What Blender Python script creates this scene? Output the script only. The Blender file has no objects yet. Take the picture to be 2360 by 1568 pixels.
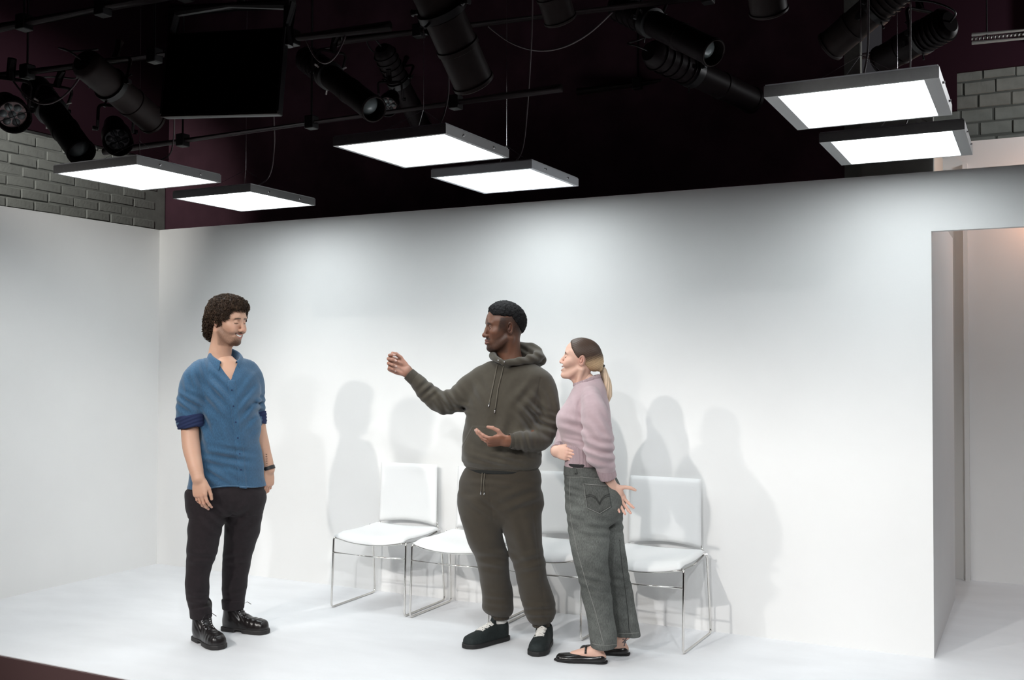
import bpy, bmesh, math, random
import numpy as np
from mathutils import Vector, Matrix

random.seed(7)
SC = bpy.context.scene
COL = SC.collection

# ------------------------------------------------------------------ camera
CAM_POS = Vector((5.8585, -5.7070, 1.5))
YAW, PITCH, ROLL, FPX = 0.469768, 0.0221764, 0.0022661, 2387.7
def cam_basis():
    cy, sy, cp, sp = math.cos(YAW), math.sin(YAW), math.cos(PITCH), math.sin(PITCH)
    f = Vector((-sy*cp, cy*cp, sp)); r = Vector((cy, sy, 0)); u = r.cross(f)
    cr, sr = math.cos(ROLL), math.sin(ROLL)
    return f, cr*r + sr*u, -sr*r + cr*u
CF, CR, CU = cam_basis()
cd = bpy.data.cameras.new('camera'); cam = bpy.data.objects.new('camera', cd); COL.objects.link(cam)
cd.sensor_width = 36.0; cd.lens = FPX/2360*36.0; cd.clip_start = 0.05; cd.clip_end = 60
M = Matrix((CR, CU, -CF)).transposed().to_4x4(); M.translation = CAM_POS
cam.matrix_world = M
SC.camera = cam
def at(px, py, d):
    """point of the place measured from the photograph at depth d (metres)"""
    return CAM_POS + (CF + CR*((px-1180)/FPX) + CU*((784-py)/FPX))*d

# ------------------------------------------------------------------ world, lights, exposure
W = bpy.data.worlds.new('world'); SC.world = W; W.use_nodes = True
W.node_tree.nodes['Background'].inputs[0].default_value = (0.75, 0.72, 0.8, 1)
W.node_tree.nodes['Background'].inputs[1].default_value = 0.03
SC.view_settings.view_transform = 'Standard'; SC.view_settings.look = 'None'
SC.view_settings.exposure = 0.0; SC.view_settings.gamma = 1.0
try: SC.view_settings.use_curve_mapping = False
except Exception: pass

def spot(name, loc, tgt, power, angle, blend, size, color):
    d = bpy.data.lights.new(name, 'SPOT'); o = bpy.data.objects.new(name, d); COL.objects.link(o)
    d.energy = power; d.spot_size = math.radians(angle); d.spot_blend = blend; d.shadow_soft_size = size; d.color = color
    o.location = loc; v = Vector(tgt)-Vector(loc); o.rotation_euler = v.to_track_quat('-Z', 'Y').to_euler()
    return o
SPOTS = (('spot_front', (2.6, -8.0, 4.3), (2.7, -0.5, 0.60), 850, 50, 0.5, 0.075, (1.0, 0.965, 0.92), 1.45, 'lit front-of-house spotlight facing the man in blue'),
         ('spot_house_left', (0.8, -6.4, 4.1), (3.4, -0.6, 0.75), 440, 50, 0.5, 0.075, (1.0, 0.97, 0.93), 1.45, 'lit front-of-house spotlight nearest the brick wall'),
         ('spot_fill_mid', (5.1, -8.6, 4.35), (3.9, -0.4, 0.65), 640, 46, 0.6, 0.10, (0.98, 0.985, 1.0), 1.45, 'added fill spotlight behind the audience on the right'),  # fill lamp added to dilute the cast shadows
         ('spot_fill_right', (7.6, -7.0, 4.2), (3.3, -0.4, 0.6), 470, 50, 0.6, 0.10, (0.97, 0.98, 1.0), 1.45, 'added fill spotlight at the far right of the house'))  # second added fill, for softer front light
for q in SPOTS: spot(*q[:8])
spot('spot_brick_left', (1.2, -3.6, 4.3), (-0.5, -0.35, 2.80), 340, 34, 0.8, 0.05, (1.0, 0.99, 0.94))
spot('spot_brick_right', (7.0, -1.6, 4.3), (5.75, 2.3, 3.3), 14, 44, 0.8, 0.05, (1.0, 0.98, 0.93))
PANEL_EMIT = 11.5

# ------------------------------------------------------------------ helpers
def mat(name, color=(0.8, 0.8, 0.8), rough=0.5, metal=0.0, spec=0.5, attr=None, bump=None, noise=None, sheen=0.0, sss=0.0, emit=None, coat=0.0):
    m = bpy.data.materials.new(name); m.use_nodes = True
    nt = m.node_tree; b = nt.nodes['Principled BSDF']; L = nt.links
    b.inputs['Base Color'].default_value = (*color, 1); b.inputs['Roughness'].default_value = rough
    b.inputs['Metallic'].default_value = metal; b.inputs['Specular IOR Level'].default_value = spec
    if sheen: b.inputs['Sheen Weight'].default_value = sheen; b.inputs['Sheen Roughness'].default_value = 0.6
    if coat: b.inputs['Coat Weight'].default_value = coat; b.inputs['Coat Roughness'].default_value = 0.15
    if sss:
        b.inputs['Subsurface Weight'].default_value = sss; b.inputs['Subsurface Scale'].default_value = 0.006
        b.inputs['Subsurface Radius'].default_value = (1.0, 0.35, 0.2)
    src = None
    tc = nt.nodes.new('ShaderNodeTexCoord')
    if attr:
        a = nt.nodes.new('ShaderNodeAttribute'); a.attribute_name = attr; src = a.outputs['Color']
    if noise:   # (scale, strength, vector scale xyz)
        sc, st = noise[0], noise[1]
        n = nt.nodes.new('ShaderNodeTexNoise'); n.inputs['Scale'].default_value = sc; n.inputs['Detail'].default_value = 6
        if len(noise) > 2:
            mp = nt.nodes.new('ShaderNodeMapping'); mp.inputs['Scale'].default_value = noise[2]
            L.new(tc.outputs['Object'], mp.inputs['Vector']); L.new(mp.outputs['Vector'], n.inputs['Vector'])
        else: L.new(tc.outputs['Object'], n.inputs['Vector'])
        mr = nt.nodes.new('ShaderNodeMapRange'); mr.inputs['From Min'].default_value = 0.3; mr.inputs['From Max'].default_value = 0.7
        mr.inputs['To Min'].default_value = 1-st; mr.inputs['To Max'].default_value = 1+st
        L.new(n.outputs['Fac'], mr.inputs['Value'])
        mx = nt.nodes.new('ShaderNodeMix'); mx.data_type = 'RGBA'; mx.blend_type = 'MULTIPLY'; mx.inputs['Factor'].default_value = 1
        if src: L.new(src, mx.inputs['A'])
        else: mx.inputs['A'].default_value = (*color, 1)
        L.new(mr.outputs['Result'], mx.inputs['B']); src = mx.outputs['Result']
    if src: L.new(src, b.inputs['Base Color'])
    if bump:    # (scale, strength, distance[, vec])
        n = nt.nodes.new('ShaderNodeTexNoise'); n.inputs['Scale'].default_value = bump[0]; n.inputs['Detail'].default_value = 4
        if len(bump) > 3:
            mp = nt.nodes.new('ShaderNodeMapping'); mp.inputs['Scale'].default_value = bump[3]
            L.new(tc.outputs['Object'], mp.inputs['Vector']); L.new(mp.outputs['Vector'], n.inputs['Vector'])
        else: L.new(tc.outputs['Object'], n.inputs['Vector'])
        bp = nt.nodes.new('ShaderNodeBump'); bp.inputs['Strength'].default_value = bump[1]; bp.inputs['Distance'].default_value = bump[2]
        L.new(n.outputs['Fac'], bp.inputs['Height']); L.new(bp.outputs['Normal'], b.inputs['Normal'])
    if emit:
        b.inputs['Emission Color'].default_value = (*emit[0], 1); b.inputs['Emission Strength'].default_value = emit[1]
    return m

def link(name, bm, m, parent=None, smooth=False, bevel=0.0, auto=None):
    me = bpy.data.meshes.new(name); bm.normal_update(); bm.to_mesh(me); bm.free()
    return link_mesh(name, me, m, parent, smooth, bevel, auto)
def link_mesh(name, me, m, parent=None, smooth=False, bevel=0.0, auto=None):
    if m is not None: me.materials.append(m)
    o = bpy.data.objects.new(name, me); COL.objects.link(o)
    if parent is not None: o.parent = parent
    if smooth: me.polygons.foreach_set('use_smooth', [True]*len(me.polygons))
    if bevel:
        md = o.modifiers.new('bevel', 'BEVEL'); md.width = bevel; md.segments = 2; md.limit_method = 'ANGLE'
    if auto is not None:
        me.polygons.foreach_set('use_smooth', [True]*len(me.polygons))
        bm2 = bmesh.new(); bm2.from_mesh(me)
        for e in bm2.edges:
            if len(e.link_faces) == 2 and e.calc_face_angle(0) > auto: e.smooth = False
        bm2.to_mesh(me); bm2.free()
    return o
def empty(name, loc=(0, 0, 0), rz=0.0):
    o = bpy.data.objects.new(name, None); COL.objects.link(o); o.location = loc; o.rotation_euler = (0, 0, rz); o.empty_display_size = 0.1
    return o
def tag(o, label, cat, group=None):
    o['label'] = label; o['category'] = cat
    if group: o['group'] = group
    return o
def struct(o): o['kind'] = 'structure'; return o
def copy_tree(o, parent=None):
    c = o.copy(); COL.objects.link(c); c.parent = parent
    for ch in list(o.children): copy_tree(ch, c)
    return c
def bx(bm, lo, hi):
    x0, y0, z0 = lo; x1, y1, z1 = hi
    v = [bm.verts.new(p) for p in ((x0, y0, z0), (x1, y0, z0), (x1, y1, z0), (x0, y1, z0), (x0, y0, z1), (x1, y0, z1), (x1, y1, z1), (x0, y1, z1))]
    for f in ((0, 3, 2, 1), (4, 5, 6, 7), (0, 1, 5, 4), (1, 2, 6, 5), (2, 3, 7, 6), (3, 0, 4, 7)): bm.faces.new([v[i] for i in f])
def box(lo, hi):
    bm = bmesh.new(); bx(bm, lo, hi); return bm
def frame_of(d):
    d = d.normalized(); a = Vector((0, 0, 1)) if abs(d.z) < 0.9 else Vector((1, 0, 0))
    s = d.cross(a).normalized(); return s, s.cross(d).normalized()
def tube(bm, pts, rad, n=10, closed=False, caps=True):
    """tube along a polyline; rad is a number or a list"""
    pts = [Vector(p) for p in pts]; k = len(pts); rings = []
    rr = rad if isinstance(rad, (list, tuple)) else [rad]*k
    s = None
    for i, p in enumerate(pts):
        if closed: d = pts[(i+1) % k]-pts[i-1]
        else: d = pts[min(i+1, k-1)]-pts[max(i-1, 0)]
        d = d.normalized() if d.length > 1e-9 else Vector((0, 0, 1))
        if s is None: s, t = frame_of(d)
        else:
            s = (s - d*s.dot(d)); s = s.normalized() if s.length > 1e-6 else frame_of(d)[0]
            t = d.cross(s)
        rings.append([bm.verts.new(p + (s*math.cos(2*math.pi*j/n) + t*math.sin(2*math.pi*j/n))*rr[i]) for j in range(n)])
    for i in range(k if closed else k-1):
        a, b = rings[i], rings[(i+1) % k]
        for j in range(n): bm.faces.new((a[j], a[(j+1) % n], b[(j+1) % n], b[j]))
    if caps and not closed:
        bm.faces.new(rings[0][::-1]); bm.faces.new(rings[-1])
    return bm
def rounded(pts, r, seg=5):
    """round the inner corners of a polyline"""
    pts = [Vector(p) for p in pts]; out = [pts[0]]
    for i in range(1, len(pts)-1):
        a, b, c = pts[i-1], pts[i], pts[i+1]
        u = (a-b); v = (c-b); q = min(r, u.length*0.49, v.length*0.49); u.normalize(); v.normalize()
        for s in range(seg+1):
            t = s/seg; out.append((b+u*q)*(1-t)**2 + b*2*t*(1-t) + (b+v*q)*t*t)
    out.append(pts[-1]); return out
def smooth_line(pts, n=8):
    """Catmull-Rom"""
    P = [Vector(p) for p in pts]; out = []
    for i in range(len(P)-1):
        a, b, c, d = P[max(i-1, 0)], P[i], P[i+1], P[min(i+2, len(P)-1)]
        for s in range(n):
            t = s/n; out.append(0.5*((2*b) + (c-a)*t + (2*a-5*b+4*c-d)*t*t + (3*b-a-3*c+d)*t**3))
    out.append(P[-1]); return out
def lathe(bm, prof, n=28, axis=None):
    """prof: list of (z, r); closed at r = 0 ends"""
    rings = []
    for z, r in prof:
        if r < 1e-6: rings.append([bm.verts.new((0, 0, z))])
        else: rings.append([bm.verts.new((r*math.cos(2*math.pi*j/n), r*math.sin(2*math.pi*j/n), z)) for j in range(n)])
    for a, b in zip(rings[:-1], rings[1:]):
        if len(a) == 1 and len(b) == 1: continue
        for j in range(n):
            q = [a[j % len(a)], a[(j+1) % len(a)], b[(j+1) % len(b)], b[j % len(b)]]
            q2 = []
            for v in q:
                if v not in q2: q2.append(v)
            if len(q2) > 2: bm.faces.new(q2)
    bmesh.ops.recalc_face_normals(bm, faces=bm.faces)
    return bm
def axis_matrix(a, b):
    """frame at a whose +Z runs to b"""
    d = (Vector(b)-Vector(a)).normalized()
    return Matrix.Translation(a) @ d.to_track_quat('Z', 'Y').to_matrix().to_4x4()

# ------------------------------------------------------------------ setting materials
WHITE = mat('white_flat_paint', (0.80, 0.795, 0.785), 0.62, spec=0.3, noise=(1.7, 0.02), bump=(90, 0.05, 0.002))
FLOORM = mat('white_stage_floor', (0.79, 0.80, 0.82), 0.42, spec=0.35, noise=(2.6, 0.035, (1, 2.2, 1)))
BLACKW = mat('black_painted_wall', (0.090, 0.042, 0.058), 0.9, spec=0.15, noise=(3.0, 0.25))
BLACKC = mat('black_ceiling_paint', (0.030, 0.011, 0.018), 0.95, spec=0.1)
HOUSE = mat('dark_house_floor', (0.085, 0.045, 0.045), 0.7)
BRICKM = mat('grey_painted_brick', (0.30, 0.31, 0.29), 0.8, noise=(9, 0.12), bump=(45, 0.5, 0.006))
MORTAR = mat('grey_painted_mortar', (0.27, 0.28, 0.262), 0.9, noise=(9, 0.15))
BRICKD = mat('dark_grey_painted_brick', (0.20, 0.21, 0.19), 0.8, noise=(9, 0.15), bump=(45, 0.5, 0.006))
MORTARD = mat('dark_grey_mortar', (0.10, 0.105, 0.095), 0.9)
BEIGE = mat('beige_plaster', (0.72, 0.66, 0.58), 0.7, noise=(3, 0.04))

# ------------------------------------------------------------------ setting
DOOR_X, DOOR_H, WALL_H = 5.375, 2.182, 2.49
bm = box((0.0, -2.13, -0.45), (7.6, 2.3, 0.0)); struct(link('floor', bm, FLOORM))
bm = box((-0.02, -2.145, -0.45), (7.6, -2.131, -0.004)); struct(link('trim_1', bm, HOUSE))          # dark fascia of the stage edge
bm = box((-0.5, -9.5, -0.5), (9.5, -2.146, -0.45)); o = link('floor_house', bm, HOUSE); struct(o)
bm = box((0.0, 0.0, 0.0), (DOOR_X, 0.045, WALL_H)); bx(bm, (DOOR_X, 0.0, DOOR_H), (6.45, 0.045, WALL_H)); bx(bm, (6.45, 0, 0), (7.6, 0.045, WALL_H))
struct(link('wall_back', bm, WHITE))
bm = box((-0.045, -2.5, 0.0), (0.0, 0.045, WALL_H)); struct(link('wall_left', bm, WHITE))
bm = box((DOOR_X-0.03, 0.046, 0.0), (DOOR_X, 1.51, 2.31)); struct(link('wall_corridor_side', bm, WHITE))
bm = box((DOOR_X-0.03, 0.046, 2.31), (DOOR_X, 0.62, 2.47)); struct(link('trim_2', bm, WHITE))
bm = box((4.6, 2.18, 0.0), (7.6, 2.23, 3.06)); struct(link('wall_corridor_back', bm, WHITE))
bm = box((5.22, 1.40, 0.0), (5.27, 2.179, 2.95)); struct(link('trim_3', bm, BEIGE))
bm = box((5.40, 2.12, 0.0), (5.43, 2.179, 2.9)); struct(link('trim_6', bm, WHITE))
bm = box((4.95, 0.56, 2.50), (5.34, 0.62, 2.93)); struct(link('trim_4', bm, BRICKM))
bm = box((-0.55, 0.55, 0.0), (4.86, 0.62, 4.6)); struct(link('wall_theatre_back', bm, BLACKW))
bm = box((4.86, 0.545, 0.0), (4.95, 0.62, 4.6)); struct(link('trim_5', bm, BRICKD))
bm = box((-0.6, -9.5, 4.6), (9.5, 3.2, 4.7)); struct(link('ceiling', bm, BLACKC))
bm = box((9.4, -9.5, -0.5), (9.5, 3.2, 4.6)); struct(link('wall_right', bm, BLACKW))
bm = box((-0.6, -9.6, -0.5), (9.5, -9.5, 4.6)); struct(link('wall_house', bm, BLACKW))

def brick_wall(name, org, ux, n, length, z0, z1, m_b, m_m, m_black=None, seed=1, bl=0.215, bh=0.065, proud=0.004):
    """wall of real bricks: mortar slab + bricks proud of it"""
    rnd = random.Random(seed)
    org, ux, n = Vector(org), Vector(ux), Vector(n)
    T = Matrix((( ux.x, n.x, 0, org.x), (ux.y, n.y, 0, org.y), (ux.z, n.z, 1, org.z), (0, 0, 0, 1)))
    bm = box((0, -0.1, -org.z), (length, 0.0, 4.6-org.z)); o = struct(link(name, bm, m_m)); o.matrix_world = T
    j = 0.011
    me = []
    for k in range(4):
        b = box((0, -0.02, 0), (bl, proud+0.0015*k, bh)); bmesh.ops.bevel(b, geom=b.edges[:], offset=0.005, segments=1, affect='EDGES')
        mm = bpy.data.meshes.new('brick'); b.to_mesh(mm); b.free(); mm.materials.append(m_b); me.append(mm)
    row = 0; z = z0
    while z < z1:
        s = -((row % 2)*(bl+j)/2) + rnd.uniform(-0.02, 0.02)
        while s < length:
            if s > 0 and s+bl < length:
                c = bpy.data.objects.new('brick', rnd.choice(me)); COL.objects.link(c); c.parent = o
                c.location = (s + rnd.uniform(-.003, .003), rnd.uniform(-.004, .003), z-org.z + rnd.uniform(-.003, .003)); c.rotation_euler = (rnd.uniform(-.02, .02), rnd.uniform(-.012, .012), rnd.uniform(-.012, .012))
            s += bl+j
        z += bh+j; row += 1
    return o
# left brick wall (x = -0.5), facing +x; runs from the house to the black wall
brick_wall('wall_left_brick', (-0.5, 0.54, 0), (0, -1, 0), (1, 0, 0), 2.35, 2.50, 3.15, BRICKM, MORTAR, seed=3)
bm = box((-0.5, -9.4, 3.14), (-0.47, 0.54, 4.6)); struct(link('trim_7', bm, BLACKC))        # black masking above the bricks
# brick wall behind the doorway, facing the house
brick_wall('wall_right_brick', (6.45, 2.30, 0), (-1, 0, 0), (0, -1, 0), 1.6, 3.02, 3.58, BRICKD, MORTARD, seed=5, bl=0.20, bh=0.088, proud=0.008)
bm = box((4.86, 2.24, 3.57), (6.45, 2.27, 4.6)); bx(bm, (4.86, 2.24, 3.30), (5.36, 2.27, 3.57)); struct(link('trim_8', bm, BLACKC))
# ------------------------------------------------------------------ hanging LED panel lights
ALU = mat('brushed_aluminium', (0.30, 0.30, 0.30), 0.45, metal=0.6, noise=(60, 0.05, (1, 14, 1)))
ALUL = mat('pale_grey_frame', (0.62, 0.64, 0.67), 0.45)
DIFF = mat('lit_diffuser', (0.9, 0.9, 0.9), 0.5, emit=((0.90, 0.975, 1.0), PANEL_EMIT))
WIRE = mat('grey_cable', (0.20, 0.17, 0.175), 0.5)
BLACKP = mat('black_plastic', (0.012, 0.011, 0.012), 0.45)
STEEL = mat('bright_steel', (0.75, 0.75, 0.76), 0.25, metal=1.0)
PZ = 2.492
def panel(name, cx, cy, size, rimx, rimy, cable, label, fm=ALU):
    """square panel: frame of four bars, glowing diffuser, back plate, hanging wires, feed cable"""
    t = empty(name, (cx, cy, PZ)); h = size/2; th = 0.042
    bm = bmesh.new()
    for lo, hi in (((-h, -h, 0), (h, -h+rimy, th)), ((-h, h-rimy, 0), (h, h, th)), ((-h, -h+rimy, 0), (-h+rimx, h-rimy, th)), ((h-rimx, -h+rimy, 0), (h, h-rimy, th))): bx(bm, lo, hi)
    link('frame', bm, fm, t)
    link('diffuser', box((-h+rimx, -h+rimy, 0.004), (h-rimx, h-rimy, 0.010)), DIFF, t)
    link('back_plate', box((-h+0.004, -h+0.004, th), (h-0.004, h-0.004, th+0.006)), ALUL, t)
    hub = Vector((0.0, 0.0, 0.20))
    for sx in (-1, 1):
        for sy in (-1, 1):
            bm = bmesh.new(); tube(bm, [(sx*h*0.62, sy*h*0.62, th), hub], 0.0012, 5); link('hanging_wire', bm, STEEL, t)
    bm = bmesh.new(); tube(bm, [(0, 0, th+0.006), (0, 0, th+0.03)], 0.022, 10); link('cable_gland', bm, BLACKP, t)
    org = Vector((cx, cy, PZ))
    pts = smooth_line([Vector((0, 0, th+0.03))] + [p-org for p in cable], 8)
    bm = bmesh.new(); tube(bm, pts, 0.0042, 6); link('feed_cable', bm, WIRE, t, smooth=True)
    bm = bmesh.new(); tube(bm, [hub, (0, 0, 2.07)], 0.0015, 5); link('suspension_wire', bm, STEEL, t)
    for sy in (-0.3, 0.3):
        bm = bmesh.new(); tube(bm, [(h, sy*h*1.6, th*0.5), (h+0.007, sy*h*1.6, th*0.5)], 0.006, 8); link('screw', bm, STEEL, t)
    return tag(t, label, 'panel light', 'square LED panels hung over the stage')
def up(px, d): return [at(*p, d+dd) for p, dd in px]
panel('led_panel_light', 1.545, -1.655, 0.602, 0.016, 0.016, up([((385, 362), 0), ((400, 320), 0), ((402, 268), -.05), ((408, 150), -.1)], 5.5), 'lit square panel hung in front of the grey brick wall, leftmost of six')
panel('led_panel_light', 1.493, -0.755, 0.606, 0.016, 0.016, up([((618, 410), 0), ((632, 340), 0), ((631, 264), -.05), ((628, 150), -.1)], 6.25), 'lit square panel nearest the back corner, above the man in blue')
panel('led_panel_light', 3.285, -1.565, 0.60, 0.018, 0.018, up([((1014, 285), 0), ((1032, 225), 0), ((1034, 150), -.05), ((1036, 30), -.1)], 4.75), 'lit square panel below the big grey spotlight barrel, near one of the middle pair')
panel('led_panel_light', 3.27, -0.68, 0.60, 0.022, 0.022, up([((1202, 350), 0), ((1216, 240), 0), ((1226, 70), -.05), ((1228, -40), -.1)], 5.55), 'lit square panel with pale frame hung over the man in the hoodie', ALUL)
panel('led_panel_light', 5.258, -1.555, 0.606, 0.05, 0.012, up([((1992, 165), 0), ((2000, 110), 0), ((2001, 0), -.05), ((2001, -90), -.1)], 4.05), 'lit square panel with wide end rims, topmost and nearest on the right')
panel('led_panel_light', 5.29, -0.657, 0.60, 0.05, 0.012, up([((2090, 280), 0), ((2096, 220), 0), ((2098, 120), -.05), ((2098, 0), -.1)], 4.95), 'lit square panel with wide end rims above the doorway')

# ------------------------------------------------------------------ chairs
SEATM = mat('white_seat_pad', (0.82, 0.82, 0.815), 0.5, spec=0.3, bump=(120, 0.08, 0.002))
CHROME = mat('chrome', (0.72, 0.70, 0.67), 0.14, metal=1.0)
def slab(n, m, f, thick):
    """curved pad: f(u, v) -> centre point and normal; closed with rounded edge"""
    bm = bmesh.new(); top, bot = [], []
    for i in range(n+1):
        tr, br = [], []
        for j in range(m+1):
            u, v = i/n, j/m; p, nn = f(u, v)
            e = min(u, 1-u)*2; g = min(v, 1-v)*2
            k = (1-(1-min(e*6, 1))**2)**0.5*(1-(1-min(g*6, 1))**2)**0.5
            tr.append(bm.verts.new(p+nn*thick*(0.15+0.85*k))); br.append(bm.verts.new(p-nn*thick*(0.1+0.3*k)))
        top.append(tr); bot.append(br)
    for i in range(n):
        for j in range(m):
            bm.faces.new((top[i][j], top[i+1][j], top[i+1][j+1], top[i][j+1]))
            bm.faces.new((bot[i][j], bot[i][j+1], bot[i+1][j+1], bot[i+1][j]))
    for i in range(n):
        bm.faces.new((top[i][0], bot[i][0], bot[i+1][0], top[i+1][0])); bm.faces.new((top[i+1][m], bot[i+1][m], bot[i][m], top[i][m]))
    for j in range(m):
        bm.faces.new((top[0][j+1], bot[0][j+1], bot[0][j], top[0][j])); bm.faces.new((top[n][j], bot[n][j], bot[n][j+1], top[n][j+1]))
    bmesh.ops.recalc_face_normals(bm, faces=bm.faces)
    return bm
def make_chair():
    """front at -y; origin on the floor at the middle of the footprint; 0.52 wide, 0.48 deep"""
    t = empty('chair')
    hw = 0.258
    def seat(u, v):
        x = (u-0.5)*0.492; s = v
        y = -0.245 + s*0.45
        z = 0.432 + 0.020*(2*u-1)**2*(1-0.6*s) - 0.010*math.sin(math.pi*s) + 0.012*s - 0.022*max(0, 0.16-s)/0.16*(1-abs(2*u-1)**3*0.4)
        y -= 0.022*(1-(2*u-1)**2)*(1-s)**3
        return Vector((x*(1-0.03*s), y, z)), Vector((0, 0, 1))
    link('seat', slab(22, 20, seat, 0.022), SEATM, t, smooth=True)
    def back(u, v):
        x = (u-0.5)*0.428*(1-0.02*v)
        z = 0.468 + v*0.385 + 0.022*(1-(2*u-1)**2)*(1-v)**4
        y = 0.205 + 0.016*v + 0.016*(1-(2*u-1)**2)
        return Vector((x, y, z)), Vector((0, -0.999, 0.04)).normalized()
    link('backrest', slab(18, 16, back, 0.011), SEATM, t, smooth=True)
    R = 0.0062
    for sx in (-1, 1):
        x = sx*hw
        bm = bmesh.new()
        tube(bm, rounded([(x*0.93, -0.205, 0.428), (x, -0.232, 0.428), (x*1.01, -0.25, R), (x*1.01, 0.232, R), (x*0.985, 0.185, 0.435), (x*0.93, 0.165, 0.45)], 0.028), R, 10)
        link('leg_frame', bm, CHROME, t, smooth=True)
        bm = bmesh.new(); tube(bm, [(x*0.93, -0.23, 0.425), (x*0.93, 0.0, 0.418), (x*0.92, 0.175, 0.440)], R*0.9, 8); link('seat_rail', bm, CHROME, t, smooth=True)
        bm = bmesh.new(); tube(bm, smooth_line([(x*0.93, 0.165, 0.44), (x*0.86, 0.212, 0.455), (x*0.78, 0.226, 0.50), (x*0.76, 0.232, 0.56)], 5), R*0.8, 8); link('back_bracket', bm, CHROME, t, smooth=True)
        bm = bmesh.new(); tube(bm, [(x*0.90, 0.172, 0.447), (x*1.02, 0.172, 0.447)], 0.0095, 10); link('hinge_bolt', bm, STEEL, t)
    bm = bmesh.new(); tube(bm, [(-hw, -0.238, 0.338), (0, -0.238, 0.333), (hw, -0.238, 0.338)], R*0.85, 8); link('stretcher', bm, CHROME, t, smooth=True)
    bm = bmesh.new(); tube(bm, smooth_line([(-hw*0.94, -0.236, 0.428), (-hw*0.5, -0.252, 0.412), (0, -0.258, 0.405), (hw*0.5, -0.252, 0.412), (hw*0.94, -0.236, 0.428)], 5), R*0.8, 8); link('front_rail', bm, CHROME, t, smooth=True)
    return t
CH = [(2.252, -0.275, 0.02, 'white padded chair with chrome sled legs standing left of the hooded man'),
      (2.822, -0.278, 0.0, 'white padded chair with chrome sled legs half hidden behind the hooded man'),
      (3.388, -0.278, 0.0, 'white padded chair with chrome sled legs between the hooded man and the woman'),
      (3.962, -0.272, -0.015, 'white padded chair with chrome sled legs right of the woman in jeans')]
proto = make_chair()
for i, (x, y, a, lab) in enumerate(CH):
    c = proto if i == 0 else copy_tree(proto)
    c.location = (x, y, 0); c.rotation_euler = (0, 0, a); tag(c, lab, 'chair', 'white chairs lined up along the back wall')

# ------------------------------------------------------------------ lighting rig
RIG = mat('black_fixture_paint', (0.012, 0.008, 0.009), 0.5, spec=0.12)
RIGG = mat('worn_grey_fixture_paint', (0.030, 0.022, 0.021), 0.5, spec=0.15, noise=(14, 0.2))
LENS = mat('fixture_lens_glass', (0.46, 0.54, 0.55), 0.08, spec=1.0, coat=1.0)  # pale base colour stands in for glints of the lit panels
REFL = mat('faceted_reflector', (0.80, 0.84, 0.85), 0.18, metal=1.0)
TAPE = mat('white_tape', (0.62, 0.58, 0.56), 0.7)
PIPEM = mat('black_steel_pipe', (0.018, 0.012, 0.013), 0.5, spec=0.15)
def place(t, a, b): t.matrix_world = axis_matrix(Vector(a), Vector(b)); return t
def add_yoke(t, L, R, m, pipe_dir=None):
    """U bracket round the barrel and a clamp above it, in fixture space (axis +Z); 'up' is worked out from the placed frame"""
    Mi = t.matrix_world.to_3x3().inverted(); upv = (Mi @ Vector((0, 0, 1))); upv = Vector((upv.x, upv.y, 0)); upv.normalize()
    side = Vector((0, 0, 1)).cross(upv).normalized(); c = Vector((0, 0, L*0.36)); w = R*1.18; hgt = R*1.75
    bm = bmesh.new(); pts = rounded([c+side*w-upv*R*0.1, c+side*w+upv*hgt, c-side*w+upv*hgt, c-side*w-upv*R*0.1], R*0.4)
    tube(bm, pts, R*0.11, 8); link('yoke', bm, m, t, smooth=True)
    bm = bmesh.new(); tube(bm, [c+upv*hgt, c+upv*(hgt+R*1.25)], R*0.26, 10); link('hook_clamp', bm, m, t)
    for s in (-1, 1):
        bm = bmesh.new(); tube(bm, [c+side*w*s*0.98, c+side*w*s*1.28], R*0.17, 10); link('yoke_knob', bm, BLACKP, t)
    return c+upv*(hgt+R*1.1)
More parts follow.
